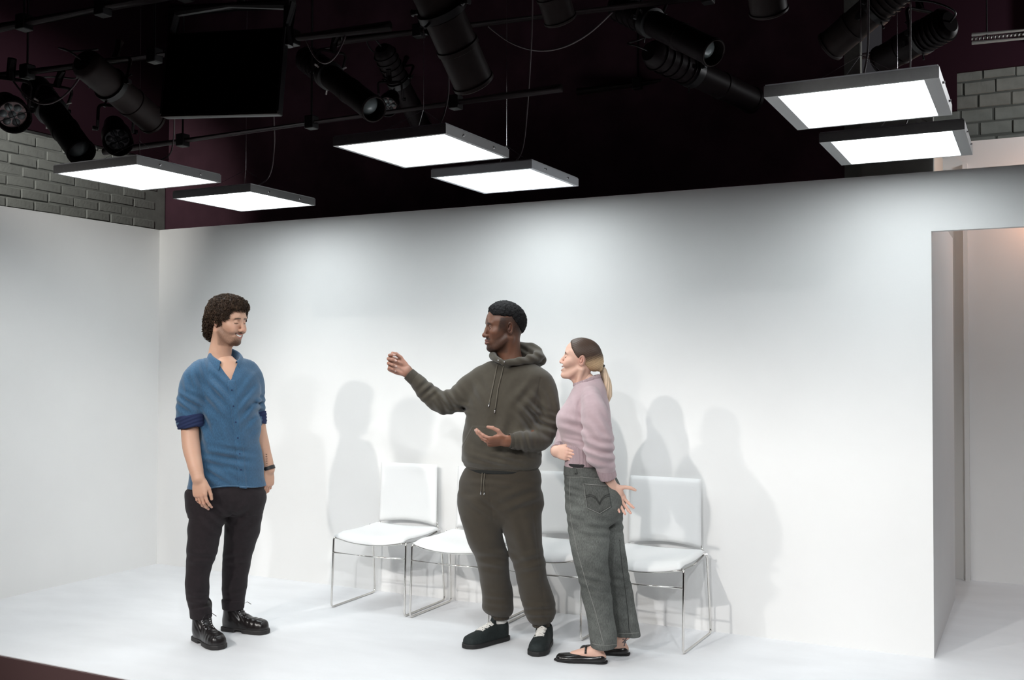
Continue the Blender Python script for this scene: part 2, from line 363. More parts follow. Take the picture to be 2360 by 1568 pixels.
def profile_spot(a, b, R, label, m=RIG, finned=True, lens=True, tape=False):
    """ellipsoidal spotlight: lamp house with cooling fins, shutter collar, lens barrel with hood, lens"""
    a, b = Vector(a), Vector(b); L = (b-a).length; t = empty('stage_spotlight'); place(t, a, b)
    h = L*0.36
    bm = bmesh.new(); lathe(bm, [(0, 0), (0, R*0.62), (L*0.03, R*0.86), (L*0.06, R*0.95), (h, R*0.95), (h+0.01, R*0.8), (h+0.01, 0)]); link('lamp_house', bm, m, t, auto=0.6)
    if finned:
        for k in range(5):
            z = L*0.07+(h-L*0.1)*k/4; bm = bmesh.new(); lathe(bm, [(z, R*0.93), (z, R*1.06), (z+0.006, R*1.06), (z+0.006, R*0.93)]); link('cooling_fin', bm, m, t)
    bm = bmesh.new(); lathe(bm, [(h-0.005, R*0.8), (h, R*1.1), (h+L*0.055, R*1.1), (h+L*0.06, R*0.8)]); link('shutter_collar', bm, BLACKP, t, auto=0.6)
    for k in range(3):
        an = 0.6+k*2.1; d = Vector((math.cos(an), math.sin(an), 0)); s = Vector((-d.y, d.x, 0))
        bm = bmesh.new(); z = h+L*0.028; tube(bm, [d*R*1.05+Vector((0, 0, z)), d*R*1.5+Vector((0, 0, z))], 0.006, 6); link('shutter_handle', bm, TAPE if tape else BLACKP, t)
    r1 = R*0.98
    bm = bmesh.new(); lathe(bm, [(h+L*0.05, R*0.7), (h+L*0.07, r1*0.94), (L*0.66, r1*0.94), (L*0.665, r1), (L*0.70, r1), (L*0.705, r1*0.94), (L*0.97, r1*0.94), (L*0.975, r1), (L, r1), (L, r1*0.86), (L*0.9, r1*0.84), (L*0.9, 0)]); link('lens_barrel', bm, m, t, auto=0.6)
    if lens:
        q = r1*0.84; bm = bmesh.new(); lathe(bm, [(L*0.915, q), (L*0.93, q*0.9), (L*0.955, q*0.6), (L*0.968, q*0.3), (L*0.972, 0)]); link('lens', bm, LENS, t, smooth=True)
        bm = bmesh.new(); tube(bm, [(r1*0.9*math.cos(k*math.pi/14), r1*0.9*math.sin(k*math.pi/14), L+0.001) for k in range(28)], 0.004, 6, closed=True); link('lens_ring', bm, RIGG, t, smooth=True)
    if tape:
        bm = bmesh.new(); lathe(bm, [(h*0.9, R*0.96), (h*0.9, R*0.985), (h*0.99, R*0.985), (h*0.99, R*0.96)], 28); link('tape_band', bm, TAPE, t)
    bm = bmesh.new(); tube(bm, [(R*0.9, -R*0.3, L*0.50), (R*1.0, -R*0.3, L*0.50)], 0.018, 8); link('focus_knob', bm, BLACKP, t)
    add_yoke(t, L, R, m)
    pig = [Vector((0, 0, 0.0)), Vector((R*0.4, R*0.2, -0.06)), Vector((R*1.6, R*0.8, -0.03)), Vector((R*2.2, R*1.7, 0.10)), Vector((R*1.5, R*2.6, 0.20))]
    bm = bmesh.new(); tube(bm, smooth_line(pig, 6), 0.005, 6); link('lead_cable', bm, BLACKP, t, smooth=True)
    return tag(t, label, 'stage light', 'theatre lights hanging from the rig')
def par_light(a, b, R, label):
    """round PAR can with a cluster of glass cells behind a cross wire"""
    a, b = Vector(a), Vector(b); L = (b-a).length; t = empty('par_light'); place(t, a, b)
    bm = bmesh.new(); lathe(bm, [(0, 0), (0, R*0.5), (L*0.1, R*0.72), (L*0.55, R*0.86), (L*0.6, R*1.0), (L, R*1.0), (L, R*0.92), (L*0.82, R*0.9), (L*0.82, 0)]); link('housing', bm, RIG, t, auto=0.6)
    bm = bmesh.new(); lathe(bm, [(L*0.825, R*0.78), (L*0.84, R*0.80), (L*0.84, 0)]); link('reflector_plate', bm, REFL, t)
    cells = [(0, 0)] + [(0.50*math.cos(k*math.pi/3), 0.50*math.sin(k*math.pi/3)) for k in range(6)]
    for cx, cy in cells:
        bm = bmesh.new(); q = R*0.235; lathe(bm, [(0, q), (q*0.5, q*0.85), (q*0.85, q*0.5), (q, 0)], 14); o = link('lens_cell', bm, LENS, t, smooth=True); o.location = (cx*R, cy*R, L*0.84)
    for an in (0.5, 2.07):
        d = Vector((math.cos(an), math.sin(an), 0))*R*0.92; bm = bmesh.new(); tube(bm, [-d+Vector((0, 0, L*0.97)), d+Vector((0, 0, L*0.97))], 0.0022, 5); link('cross_wire', bm, BLACKP, t)
    bm = bmesh.new(); tube(bm, [(R*0.96*math.cos(k*math.pi/14), R*0.96*math.sin(k*math.pi/14), L) for k in range(28)], 0.005, 6, closed=True); link('front_ring', bm, RIG, t, smooth=True)
    add_yoke(t, L, R, RIG)
    return tag(t, label, 'stage light', 'theatre lights hanging from the rig')

profile_spot(at(968, -90, 3.85), at(1092, 192, 4.15), 0.088, 'big worn grey spotlight barrel hanging above the middle panels', RIGG, finned=False)
profile_spot(at(1415, 10, 5.75), at(1645, 122, 5.15), 0.074, 'black spotlight with gleaming lens above two panels, right of centre', RIG)
profile_spot(at(1495, 118, 5.6), at(1735, 232, 6.2), 0.082, 'finned black spotlight pointing away, just below the gleaming lens', RIG)
profile_spot(at(700, 130, 6.2), at(862, 252, 5.5), 0.075, 'black spotlight with pale blue lens and tape marks above the hoodie man raised hand', RIG, tape=True)
profile_spot(at(75, 195, 5.9), at(188, 352, 5.5), 0.078, 'black spotlight with bright lens against the brick wall', RIG, tape=True)
profile_spot(at(190, 140, 4.9), at(352, 278, 5.4), 0.080, 'worn grey spotlight barrel pointing away, left of the black monitor', RIGG, finned=False)
profile_spot(at(2085, -40, 4.6), at(1912, 108, 4.9), 0.080, 'worn grey spotlight slanting down left above the right panels', RIGG)
profile_spot(at(2190, 50, 5.0), at(2030, 140, 5.4), 0.080, 'black finned spotlight behind the cable of the right panels', RIG)
profile_spot(at(1235, -130, 4.6), at(1292, 46, 4.8), 0.080, 'short grey spotlight end poking in at the top edge, centre', RIGG, finned=False)
profile_spot(at(1748, -160, 4.2), at(1772, 26, 4.4), 0.085, 'short grey spotlight end poking in at the top edge, right of centre', RIGG, finned=False)
profile_spot(at(880, 110, 6.4), at(975, 300, 6.9), 0.070, 'dark spotlight barrel behind the near middle panel', RIG)
par_light(at(10, 235, 5.55), at(32, 270, 5.32), 0.086, 'round lamp with glass cells at the far left edge')
par_light(at(262, 285, 6.0), at(272, 328, 5.72), 0.080, 'round lamp with glass cells above the leftmost panel')
par_light(at(905, 220, 6.25), at(893, 246, 6.05), 0.060, 'small round lamp tucked behind the pale blue lens')

def pipe(a, b, r, label, cat='pipe', m=PIPEM):
    t = empty('lighting_pipe', a); d = Vector(b)-Vector(a)
    bm = bmesh.new(); tube(bm, [(0, 0, 0), d], r, 12); link('pipe_tube', bm, m, t, smooth=True)
    for k in (0.2, 0.5, 0.8):
        p = d*k; bm = bmesh.new(); bx(bm, (p.x-.03, p.y-.03, p.z-.035), (p.x+.03, p.y+.03, p.z+.04)); link('pipe_clamp', bm, BLACKP, t, bevel=0.006)
        bm = bmesh.new(); tube(bm, [p+Vector((0, 0, .03)), Vector((p.x, p.y, 4.62-a[2]))], 0.006, 6); link('hanger_rod', bm, BLACKP, t)
    return tag(t, label, cat, 'pipes of the lighting grid')
pipe(at(240, 350, 6.4), at(1295, 203, 5.3), 0.022, 'thin black pipe running behind the middle lights to the centre')
pipe(at(1330, 212, 6.75), at(2080, 118, 6.2), 0.024, 'thin black pipe running behind the lights on the right')
pipe(at(-120, 190, 5.6), at(900, 60, 4.9), 0.024, 'black pipe carrying the lights on the left')
pipe(at(780, 95, 6.3), at(1900, -40, 5.0), 0.024, 'black pipe carrying the lights near the top centre')
pipe(at(-60, 75, 5.0), at(560, -40, 4.6), 0.026, 'black pipe at the top left corner')

# pale perforated cable tray at the far right
t = empty('cable_tray', at(2240, 90, 6.6)); d = at(2480, 68, 6.3)-at(2240, 90, 6.6)
bm = bmesh.new(); s, u = frame_of(d); n = 26
for k in range(n):
    p = d*(k/n); q = d*((k+0.62)/n)
    bm2 = bmesh.new(); tube(bm2, [p, q], 0.011, 6); link('tray_rung', bm2, mat('galvanised_steel', (0.34, 0.34, 0.32), 0.5, metal=0.3) if k == 0 else bpy.data.materials['galvanised_steel'], t)
for s2 in (-1, 1):
    bm2 = bmesh.new(); tube(bm2, [Vector((0, 0, s2*.026)), d+Vector((0, 0, s2*.026))], 0.012, 6); link('tray_rail', bm2, bpy.data.materials['galvanised_steel'], t)
bm.free()
for k in (0.15, 0.8):
    bm2 = bmesh.new(); tube(bm2, [d*k, d*k+Vector((0, 0, 4.6-t.location.z))], 0.006, 6); link('tray_hanger', bm2, BLACKP, t)
tag(t, 'pale perforated steel cable tray near the right edge of the ceiling', 'cable tray')
# dark ceiling beams
for k, (x0, px) in enumerate(((0, (2160, 2215)), (1, (350, 372)), (2, (618, 645)))): pass
def beam(a, b, w, h, label):
    a, b = Vector(a), Vector(b); t = empty('ceiling_beam', a); d = b-a; L = d.length
    t.rotation_euler = d.to_track_quat('X', 'Z').to_euler()
    for z0, z1, ww in ((-h/2, -h/2+.014, w), (h/2-.014, h/2, w), (-h/2+.014, h/2-.014, .012)):
        link('flange' if ww == w else 'web', box((0, -ww/2, z0), (L, ww/2, z1)), PIPEM, t)
    return tag(t, label, 'beam', 'steel beams under the black ceiling')
beam((-0.5, -0.6, 4.47), (9.35, -0.6, 4.47), 0.13, 0.24, 'dark steel beam crossing under the ceiling behind the lights')
beam((-0.5, -2.6, 4.47), (9.35, -2.6, 4.47), 0.13, 0.24, 'dark steel beam crossing under the ceiling nearest the front')
beam((5.9, 2.15, 3.70), (5.9, 2.15, 4.55), 0.16, 0.12, 'dark steel column stub in front of the right brick wall')

# black monitor hung from a bracket
p00, p10, p11, p01 = at(345, 82, 4.95), at(622, 70, 4.75), at(640, 263, 4.7), at(372, 270, 4.9)
t = empty('wall_monitor', (p01+p11)/2)
ex = (p11-p01); w = ex.length; ex.normalize(); ez = ((p00+p10)/2-(p01+p11)/2); hh = ez.length; ez = (ez-ex*ez.dot(ex)).normalized(); ey = ez.cross(ex)
t.matrix_world = Matrix(((ex.x, ey.x, ez.x, t.location.x), (ex.y, ey.y, ez.y, t.location.y), (ex.z, ey.z, ez.z, t.location.z), (0, 0, 0, 1)))
SCREEN = mat('black_screen', (0.006, 0.003, 0.005), 0.6, spec=0.03)
link('screen', box((-w/2+.012, -.004, .014), (w/2-.012, .004, hh-.012)), SCREEN, t)
link('housing', box((-w/2, .005, 0), (w/2, .045, hh)), BLACKP, t, bevel=0.006)
link('bezel', box((-w/2, -.006, 0), (w/2, .004, .012)), RIGG, t)
for s2 in (-1, 1):
    link('bezel', box((s2*w/2-.006, -.006, .013), (s2*w/2+.006, .004, hh)), BLACKP, t)
    bm = bmesh.new(); tube(bm, [(s2*w*0.5, .03, hh*0.8), (s2*w*0.5, .03, hh+.12)], 0.03, 8); link('bracket_post', bm, BLACKP, t)
bm = bmesh.new(); tube(bm, [(-w*0.52, .03, hh+.12), (w*0.52, .03, hh+.12)], 0.032, 10); link('bracket_bar', bm, BLACKP, t)
bm = bmesh.new(); tube(bm, [(0.05, .03, hh+.12), (0.07, .03, hh+.75)], 0.02, 10); link('bracket_pole', bm, BLACKP, t)
tag(t, 'large black monitor hanging face-down in the rig on the left', 'monitor')

# loose cables slung between the pipes
PA = (at(-120, 190, 5.6), at(900, 60, 4.9)); PB = (at(780, 95, 6.3), at(1900, -40, 5.0))
for (pa, t0, pb, t1, sag, lab) in ((PA, 0.16, PA, 0.34, 0.16, 'thin cable slung under the pipe above the lamps at the left'), (PB, 0.36, PB, 0.62, 0.17, 'thin cable sagging across the rig at the top centre'),
                                   (PA, 0.83, PA, 0.91, 0.12, 'thin cable hanging right of the black monitor')):
    A0 = pa[0].lerp(pa[1], t0); B0 = pb[0].lerp(pb[1], t1); P = [A0.lerp(B0, i/6)-Vector((0, 0, sag*4*(i/6)*(1-i/6)+0.02)) for i in range(7)]
    o3 = P[0].copy(); bm = bmesh.new(); tube(bm, smooth_line([q-o3 for q in P], 8), 0.005, 6)
    o = link('rig_cable', bm, WIRE, None, smooth=True); o.location = o3; tag(o, lab, 'cable', 'loose cables in the rig')
# corridor lamps: a warm bulb and a neutral fill added to brighten the doorway
for nm, loc, en, col, rad in (('corridor_warm_bulb', (5.95, 1.95, 2.55), 3.2, (1.0, 0.42, 0.20), 0.03), ('corridor_fill_light', (6.7, 1.0, 3.25), 46, (0.96, 0.98, 1.0), 0.15)):
    d = bpy.data.lights.new(nm, 'POINT'); d.energy = en; d.color = col; d.shadow_soft_size = rad
    lo = bpy.data.objects.new(nm, d); COL.objects.link(lo); lo.location = loc

# house spotlights, two added as fill; flags added to cut beams (behind the camera)
def house_spot(loc, tgt, ztop, lab):
    loc, tgt = Vector(loc), Vector(tgt); d = (tgt-loc).normalized()
    t = empty('house_spotlight'); t.matrix_world = axis_matrix(loc-d*0.62, tgt)
    bm = bmesh.new(); lathe(bm, [(0, 0), (0, .06), (.05, .09), (.22, .095), (.24, .08), (.56, .08), (.56, .07), (.3, .07), (.3, 0)]); link('lens_barrel', bm, RIG, t, auto=0.6)
    add_yoke(t, 0.56, 0.09, RIG)
    # added unseen flag: its edge stops the beam at ztop on the back wall
    k = (0.0-loc.y)/d.y; e = Vector((tgt.x, 0.0, ztop))-loc; e.normalize()
    Mi = t.matrix_world.inverted()
    side = d.cross(Vector((0, 0, 1))).normalized(); upw = side.cross(d)
    p = loc+e*1.2
    q = [p-side*0.5, p+side*0.5, p+side*0.5+upw*0.5, p-side*0.5+upw*0.5]
    bm = bmesh.new(); v = [bm.verts.new(Mi @ x) for x in q]+[bm.verts.new(Mi @ (x+d*0.004)) for x in q]
    for f in ((0, 1, 2, 3), (7, 6, 5, 4), (0, 4, 5, 1), (1, 5, 6, 2), (2, 6, 7, 3), (3, 7, 4, 0)): bm.faces.new([v[i] for i in f])
    link('added_flag', bm, RIG, t)
    for s in (-1, 1):
        bm = bmesh.new(); tube(bm, [Mi @ (loc-d*0.08+side*s*0.075+upw*0.03), Mi @ (p+side*s*0.45+upw*0.02)], 0.006, 6); link('added_flag_arm', bm, RIG, t)
    tag(t, lab, 'stage light', 'front-of-house spotlights')
for q in SPOTS: house_spot(q[1], q[2], q[8], q[9])

# ================================================================== sculpting in a signed-distance volume
F32 = np.float32
def smin(a, b, k):
    if k <= 0: return np.minimum(a, b)
    h = np.maximum(k-np.abs(a-b), 0)/k
    return np.minimum(a, b)-h*h*(k*0.25)
class Vol:
    def __init__(s, lo, hi, h):
        s.lo = np.array(lo, float); s.h = h
        s.n = np.maximum(np.ceil((np.array(hi, float)-s.lo)/h).astype(int)+1, 3)
        s.ax = [(s.lo[i]+h*np.arange(s.n[i])).astype(F32) for i in range(3)]
        s.d = np.full(tuple(s.n), 0.5, F32)
    def box(s, lo, hi):
        sl = []
        for i in range(3):
            a = int(max(0, math.floor((lo[i]-s.lo[i])/s.h))); b = int(min(s.n[i], math.ceil((hi[i]-s.lo[i])/s.h)+1))
            if b <= a: return None
            sl.append(slice(a, b))
        return tuple(sl)
    def coords(s, sl=None):
        a = s.ax if sl is None else [s.ax[i][sl[i]] for i in range(3)]
        return a[0][:, None, None], a[1][None, :, None], a[2][None, None, :]
    def put(s, fn, lo, hi, k=0.0, op='u'):
        m = k+3*s.h
        sl = s.box([v-m for v in lo], [v+m for v in hi])
        if sl is None: return
        d = fn(*s.coords(sl)).astype(F32); c = s.d[sl]
        if op == 'u': s.d[sl] = smin(c, d, k)
        elif op == 's': s.d[sl] = -smin(-c, d, k)
    # -- primitives
    def cone(s, a, b, ra, rb, k=0.0, op='u'):
        a = np.array(a, float); b = np.array(b, float); ba = b-a; L2 = float(ba@ba)+1e-12; r = max(ra, rb)
        def f(X, Y, Z):
            t = np.clip(((X-a[0])*ba[0]+(Y-a[1])*ba[1]+(Z-a[2])*ba[2])/L2, 0, 1)
            return np.sqrt((X-a[0]-t*ba[0])**2+(Y-a[1]-t*ba[1])**2+(Z-a[2]-t*ba[2])**2)-(ra+(rb-ra)*t)
        s.put(f, np.minimum(a, b)-r, np.maximum(a, b)+r, k, op)
    def chain(s, pts, rad, k=0.0, n=6, op='u', k_in=0.0):
        """smooth tapered limb through the points; evaluated as one primitive"""
        P = np.array([tuple(p) for p in smooth_line(pts, n)]); R = []
        for i in range(len(rad)-1):
            for j in range(n):
                t = j/n; t = t*t*(3-2*t); R.append(rad[i]+(rad[i+1]-rad[i])*t)
        R.append(rad[-1]); rm = max(R)
        def f(X, Y, Z):
            out = None
            for i in range(len(P)-1):
                a, b = P[i], P[i+1]; ba = b-a; L2 = float(ba@ba)+1e-12
                t = np.clip(((X-a[0])*ba[0]+(Y-a[1])*ba[1]+(Z-a[2])*ba[2])/L2, 0, 1)
                d = np.sqrt((X-a[0]-t*ba[0])**2+(Y-a[1]-t*ba[1])**2+(Z-a[2]-t*ba[2])**2)-(R[i]+(R[i+1]-R[i])*t)
                out = d if out is None else np.minimum(out, d)
            return out
        s.put(f, P.min(0)-rm, P.max(0)+rm, k, op)
    def ell(s, c, r, k=0.0, op='u', rot=None, cut=None):
        """ellipsoid; rot: 3x3 whose columns are its axes; cut: (normal, offset) keeps the side n.p < offset"""
        R = np.eye(3) if rot is None else np.array(rot, float)
        def f(X, Y, Z):
            x, y, z = X-c[0], Y-c[1], Z-c[2]
            q = [(x*R[0, i]+y*R[1, i]+z*R[2, i])/r[i] for i in range(3)]
            k0 = np.sqrt(q[0]**2+q[1]**2+q[2]**2); k1 = np.sqrt((q[0]/r[0])**2+(q[1]/r[1])**2+(q[2]/r[2])**2)+1e-9
            d = k0*(k0-1)/k1
            if cut is not None: d = np.maximum(d, x*cut[0][0]+y*cut[0][1]+z*cut[0][2]-cut[1])
            return d
        m = max(r); s.put(f, [v-m for v in c], [v+m for v in c], k, op)
    def loft(s, st, k=0.0, op='u', ex=2.0, axis=2, round_end=0.01):
        """stations (t, ca, cb, ra, rb, angle) along an axis, cubic-interpolated ellipses / superellipses"""
        st = sorted(st, key=lambda q: q[0]); T = np.array([q[0] for q in st], float); V = np.array([list(q[1:])+[0]*(6-len(q)) for q in st], float)
        # monotone-ish cubic: Catmull-Rom tangents
        m = np.gradient(V, T, axis=0) if len(T) > 2 else np.repeat(((V[1]-V[0])/(T[1]-T[0]))[None], 2, 0)
        def ev(t):
            t = np.clip(t, T[0], T[-1]); i = np.clip(np.searchsorted(T, t, side='right')-1, 0, len(T)-2); h = T[i+1]-T[i]; u = ((t-T[i])/h)[:, None]; hh = h[:, None]
            return (2*u**3-3*u**2+1)*V[i]+(u**3-2*u**2+u)*hh*m[i]+(-2*u**3+3*u**2)*V[i+1]+(u**3-u**2)*hh*m[i+1]
        oth = [i for i in range(3) if i != axis]
        rmax = max(np.abs(V[:, 2]).max(), np.abs(V[:, 3]).max())+0.02
        lo = [0]*3; hi = [0]*3
        lo[axis], hi[axis] = T[0], T[-1]
        for j, i in enumerate(oth): lo[i] = V[:, j].min()-rmax; hi[i] = V[:, j].max()+rmax
        def f(X, Y, Z):
            C = (X, Y, Z); t = C[axis].astype(float).ravel(); E = ev(t); sh = [1, 1, 1]; sh[axis] = -1
            g = lambda j: E[:, j].reshape(sh).astype(F32)
            a = C[oth[0]]-g(0); b = C[oth[1]]-g(1); co, si = np.cos(g(4)), np.sin(g(4))
            p = (a*co+b*si)/g(2); q = (-a*si+b*co)/g(3)
            if ex == 2.0:
                k0 = np.sqrt(p*p+q*q); k1 = np.sqrt((p/g(2))**2+(q/g(3))**2)+1e-9; d = k0*(k0-1)/k1
            else:
                k0 = (np.abs(p)**ex+np.abs(q)**ex)**(1/ex); d = (k0-1)*np.minimum(g(2), g(3))
            e = np.maximum(T[0]-C[axis], C[axis]-T[-1])
            return -smin(-d, -e+0*d, round_end)
        s.put(f, lo, hi, k, op)
    def half(s, n, off, k=0.0):
        """keep the side n.p < off"""
        X, Y, Z = s.coords(); d = (X*n[0]+Y*n[1]+Z*n[2]-off).astype(F32)
        s.d = -smin(-s.d, -d+np.zeros_like(s.d), k)
    def add(s, fn): s.d = (s.d+fn(*s.coords())).astype(F32)
    # -- surface nets
    def mesh(s):
        d = s.d; n = d.shape; ins = d < 0
        # pad outside
        cnt = np.zeros((n[0]-1, n[1]-1, n[2]-1), np.int8)
        for i in (0, 1):
            for j in (0, 1):
                for k in (0, 1): cnt += ins[i:n[0]-1+i, j:n[1]-1+j, k:n[2]-1+k]
        act = (cnt > 0) & (cnt < 8)
        ci = np.argwhere(act); idx = np.full(act.shape, -1, np.int32); idx[act] = np.arange(len(ci), dtype=np.int32)
        acc = np.zeros((len(ci), 3)); w = np.zeros(len(ci))
        cor = np.array([(i, j, k) for i in (0, 1) for j in (0, 1) for k in (0, 1)])
        val = [d[ci[:, 0]+c[0], ci[:, 1]+c[1], ci[:, 2]+c[2]].astype(float) for c in cor]
        for a in range(8):
            for b in range(a+1, 8):
                if np.abs(cor[a]-cor[b]).sum() != 1: continue
                va, vb = val[a], val[b]; x = (va < 0) != (vb < 0)
                t = va[x]/(va[x]-vb[x]); acc[x] += cor[a]+t[:, None]*(cor[b]-cor[a]); w[x] += 1
        V = s.lo+s.h*(ci+acc/np.maximum(w, 1)[:, None])
        Q = []
        for ax in range(3):
            o = [i for i in range(3) if i != ax]
            sl0 = [slice(None)]*3; sl1 = [slice(None)]*3
            sl0[ax] = slice(0, n[ax]-1); sl1[ax] = slice(1, n[ax])
            for i in o: sl0[i] = slice(1, n[i]-1); sl1[i] = slice(1, n[i]-1)
            A, B = ins[tuple(sl0)], ins[tuple(sl1)]; e = np.argwhere(A != B)
            if not len(e): continue
            flip = A[e[:, 0], e[:, 1], e[:, 2]]
            base = e.copy()
            for i in o: base[:, i] += 1
            def cell(da, db):
                c = base.copy(); c[:, o[0]] -= da; c[:, o[1]] -= db; return idx[c[:, 0], c[:, 1], c[:, 2]]
            q = np.stack([cell(1, 1), cell(0, 1), cell(0, 0), cell(1, 0)], 1)
            if ax == 1: flip = ~flip
            q[~flip] = q[~flip][:, ::-1]
            Q.append(q)
        Q = np.concatenate(Q); Q = Q[(Q >= 0).all(1)]
        return V, Q
    def front(s, x, z, y0=None, sign=1):
        """first surface along +Y (from the house side) at x, z"""
        i = int(round((x-s.lo[0])/s.h)); k = int(round((z-s.lo[2])/s.h))
        i = min(max(i, 0), s.n[0]-1); k = min(max(k, 0), s.n[2]-1)
        col = s.d[i, :, k]; ys = s.ax[1]
        hit = np.where(col < 0)[0]
        if not len(hit): return None
        j = hit[0]
        if j == 0: return float(ys[0])
        a, b = col[j-1], col[j]; return float(ys[j-1]+(ys[j]-ys[j-1])*a/(a-b))
def relax(V, Q, it=1, lam=0.5):
    for _ in range(it):
        acc = np.zeros_like(V); cnt = np.zeros(len(V))
        for i in range(4):
            for j in ((i+1) % 4, (i-1) % 4):
                np.add.at(acc, Q[:, i], V[Q[:, j]]); np.add.at(cnt, Q[:, i], 1)
        V = V+lam*(acc/np.maximum(cnt, 1)[:, None]-V)
    return V
def mesh_np(name, parts, m, parent, smooth=True):
    """parts: list of (V, Q, col or None) joined into one mesh object"""
    VV = np.concatenate([p[0] for p in parts]); off = 0; QQ = []
    for p in parts: QQ.append(p[1]+off); off += len(p[0])
    QQ = np.concatenate(QQ).astype(np.int32)
    me = bpy.data.meshes.new(name); me.vertices.add(len(VV)); me.vertices.foreach_set('co', VV.astype(F32).ravel())
    me.loops.add(QQ.size); me.loops.foreach_set('vertex_index', QQ.ravel())
    me.polygons.add(len(QQ)); me.polygons.foreach_set('loop_start', np.arange(0, QQ.size, 4, dtype=np.int32)); me.polygons.foreach_set('loop_total', np.full(len(QQ), 4, np.int32))
    if smooth: me.polygons.foreach_set('use_smooth', np.ones(len(QQ), bool))
    if any(len(p) > 2 and p[2] is not None for p in parts):
        C = np.ones((len(VV), 4), F32); off = 0
        for p in parts:
            if len(p) > 2 and p[2] is not None: C[off:off+len(p[0]), :3] = p[2]
            off += len(p[0])
        a = me.color_attributes.new('col', 'FLOAT_COLOR', 'POINT'); a.data.foreach_set('color', C.ravel())
    me.update(calc_edges=True); me.validate()
    me.materials.append(m); o = bpy.data.objects.new(name, me); COL.objects.link(o)
    if parent is not None: o.parent = parent
    return o
def fold(c, dr, lam, amp, rad, ph=0.0, bend=0.0, bdir=(0, 0, 1), sharp=0.0):
    """cloth fold wave packet: crests perpendicular to dr, Gaussian envelope"""
    c = np.array(c, float); dr = np.array(dr, float); dr = dr/np.linalg.norm(dr); bd = np.array(bdir, float); bd = bd/np.linalg.norm(bd)
    rad = (rad,)*3 if np.isscalar(rad) else rad
    def f(X, Y, Z):
        x, y, z = X-c[0], Y-c[1], Z-c[2]
        s = x*dr[0]+y*dr[1]+z*dr[2]; t = x*bd[0]+y*bd[1]+z*bd[2]
        e = np.exp(-((x/rad[0])**2+(y/rad[1])**2+(z/rad[2])**2))
        w = np.sin(2*np.pi*(s+bend*t*t)/lam+ph)
        if sharp: w = np.sign(w)*np.abs(w)**(1+sharp)
        return amp*w*e
    return f
def ripple(seed, lam, amp, stretch=(1, 1, 1)):
    """broad irregular undulation: sum of random plane waves"""
    r = np.random.RandomState(seed); W = r.normal(size=(6, 3))*np.array(stretch); W /= np.linalg.norm(W, axis=1)[:, None]/np.array(1.0); W *= (2*np.pi/lam)*r.uniform(0.6, 1.5, 6)[:, None]; ph = r.uniform(0, 6.28, 6)
    def f(X, Y, Z):
        o = 0
        for w, p in zip(W, ph): o = o+np.sin(X*w[0]+Y*w[1]+Z*w[2]+p+0.8*np.sin(Y*w[2]*0.5+Z*w[0]*0.5))
        return amp*o/2.5
    return f
def sstep(a, b, x): t = np.clip((x-a)/(b-a), 0, 1); return t*t*(3-2*t)
def xform(V, Mx): return V @ np.array(Mx)[:3, :3].T + np.array(Mx)[:3, 3]
def basis_matrix(o, x, y, z):
    return np.array([[x[0], y[0], z[0], o[0]], [x[1], y[1], z[1], o[1]], [x[2], y[2], z[2], o[2]], [0, 0, 0, 1]], float)
def orth(fwd, up):
    f = np.array(fwd, float); f /= np.linalg.norm(f); u = np.array(up, float); u = u-f*(u@f); u /= np.linalg.norm(u); l = np.cross(u, f); return f, l, u

class Fig:
    """a standing figure: local axes X = along the photo's right, Y = away, Z = up"""
    def __init__(s, root):
        s.root = Vector((root[0], root[1], 0)); s.Rh = Vector((CR.x, CR.y, 0)).normalized(); s.Fh = Vector((-s.Rh.y, s.Rh.x, 0))
        s.D = (s.root-CAM_POS).dot(s.Fh); s.rz = math.atan2(s.Rh.y, s.Rh.x)
    def J(s, px, py, dy=0.0):
        d = CF+CR*((px-1180)/FPX)+CU*((784-py)/FPX); p = CAM_POS+d*((s.D+dy)/d.dot(s.Fh))-s.root
        return np.array([p.dot(s.Rh), dy, p.z])

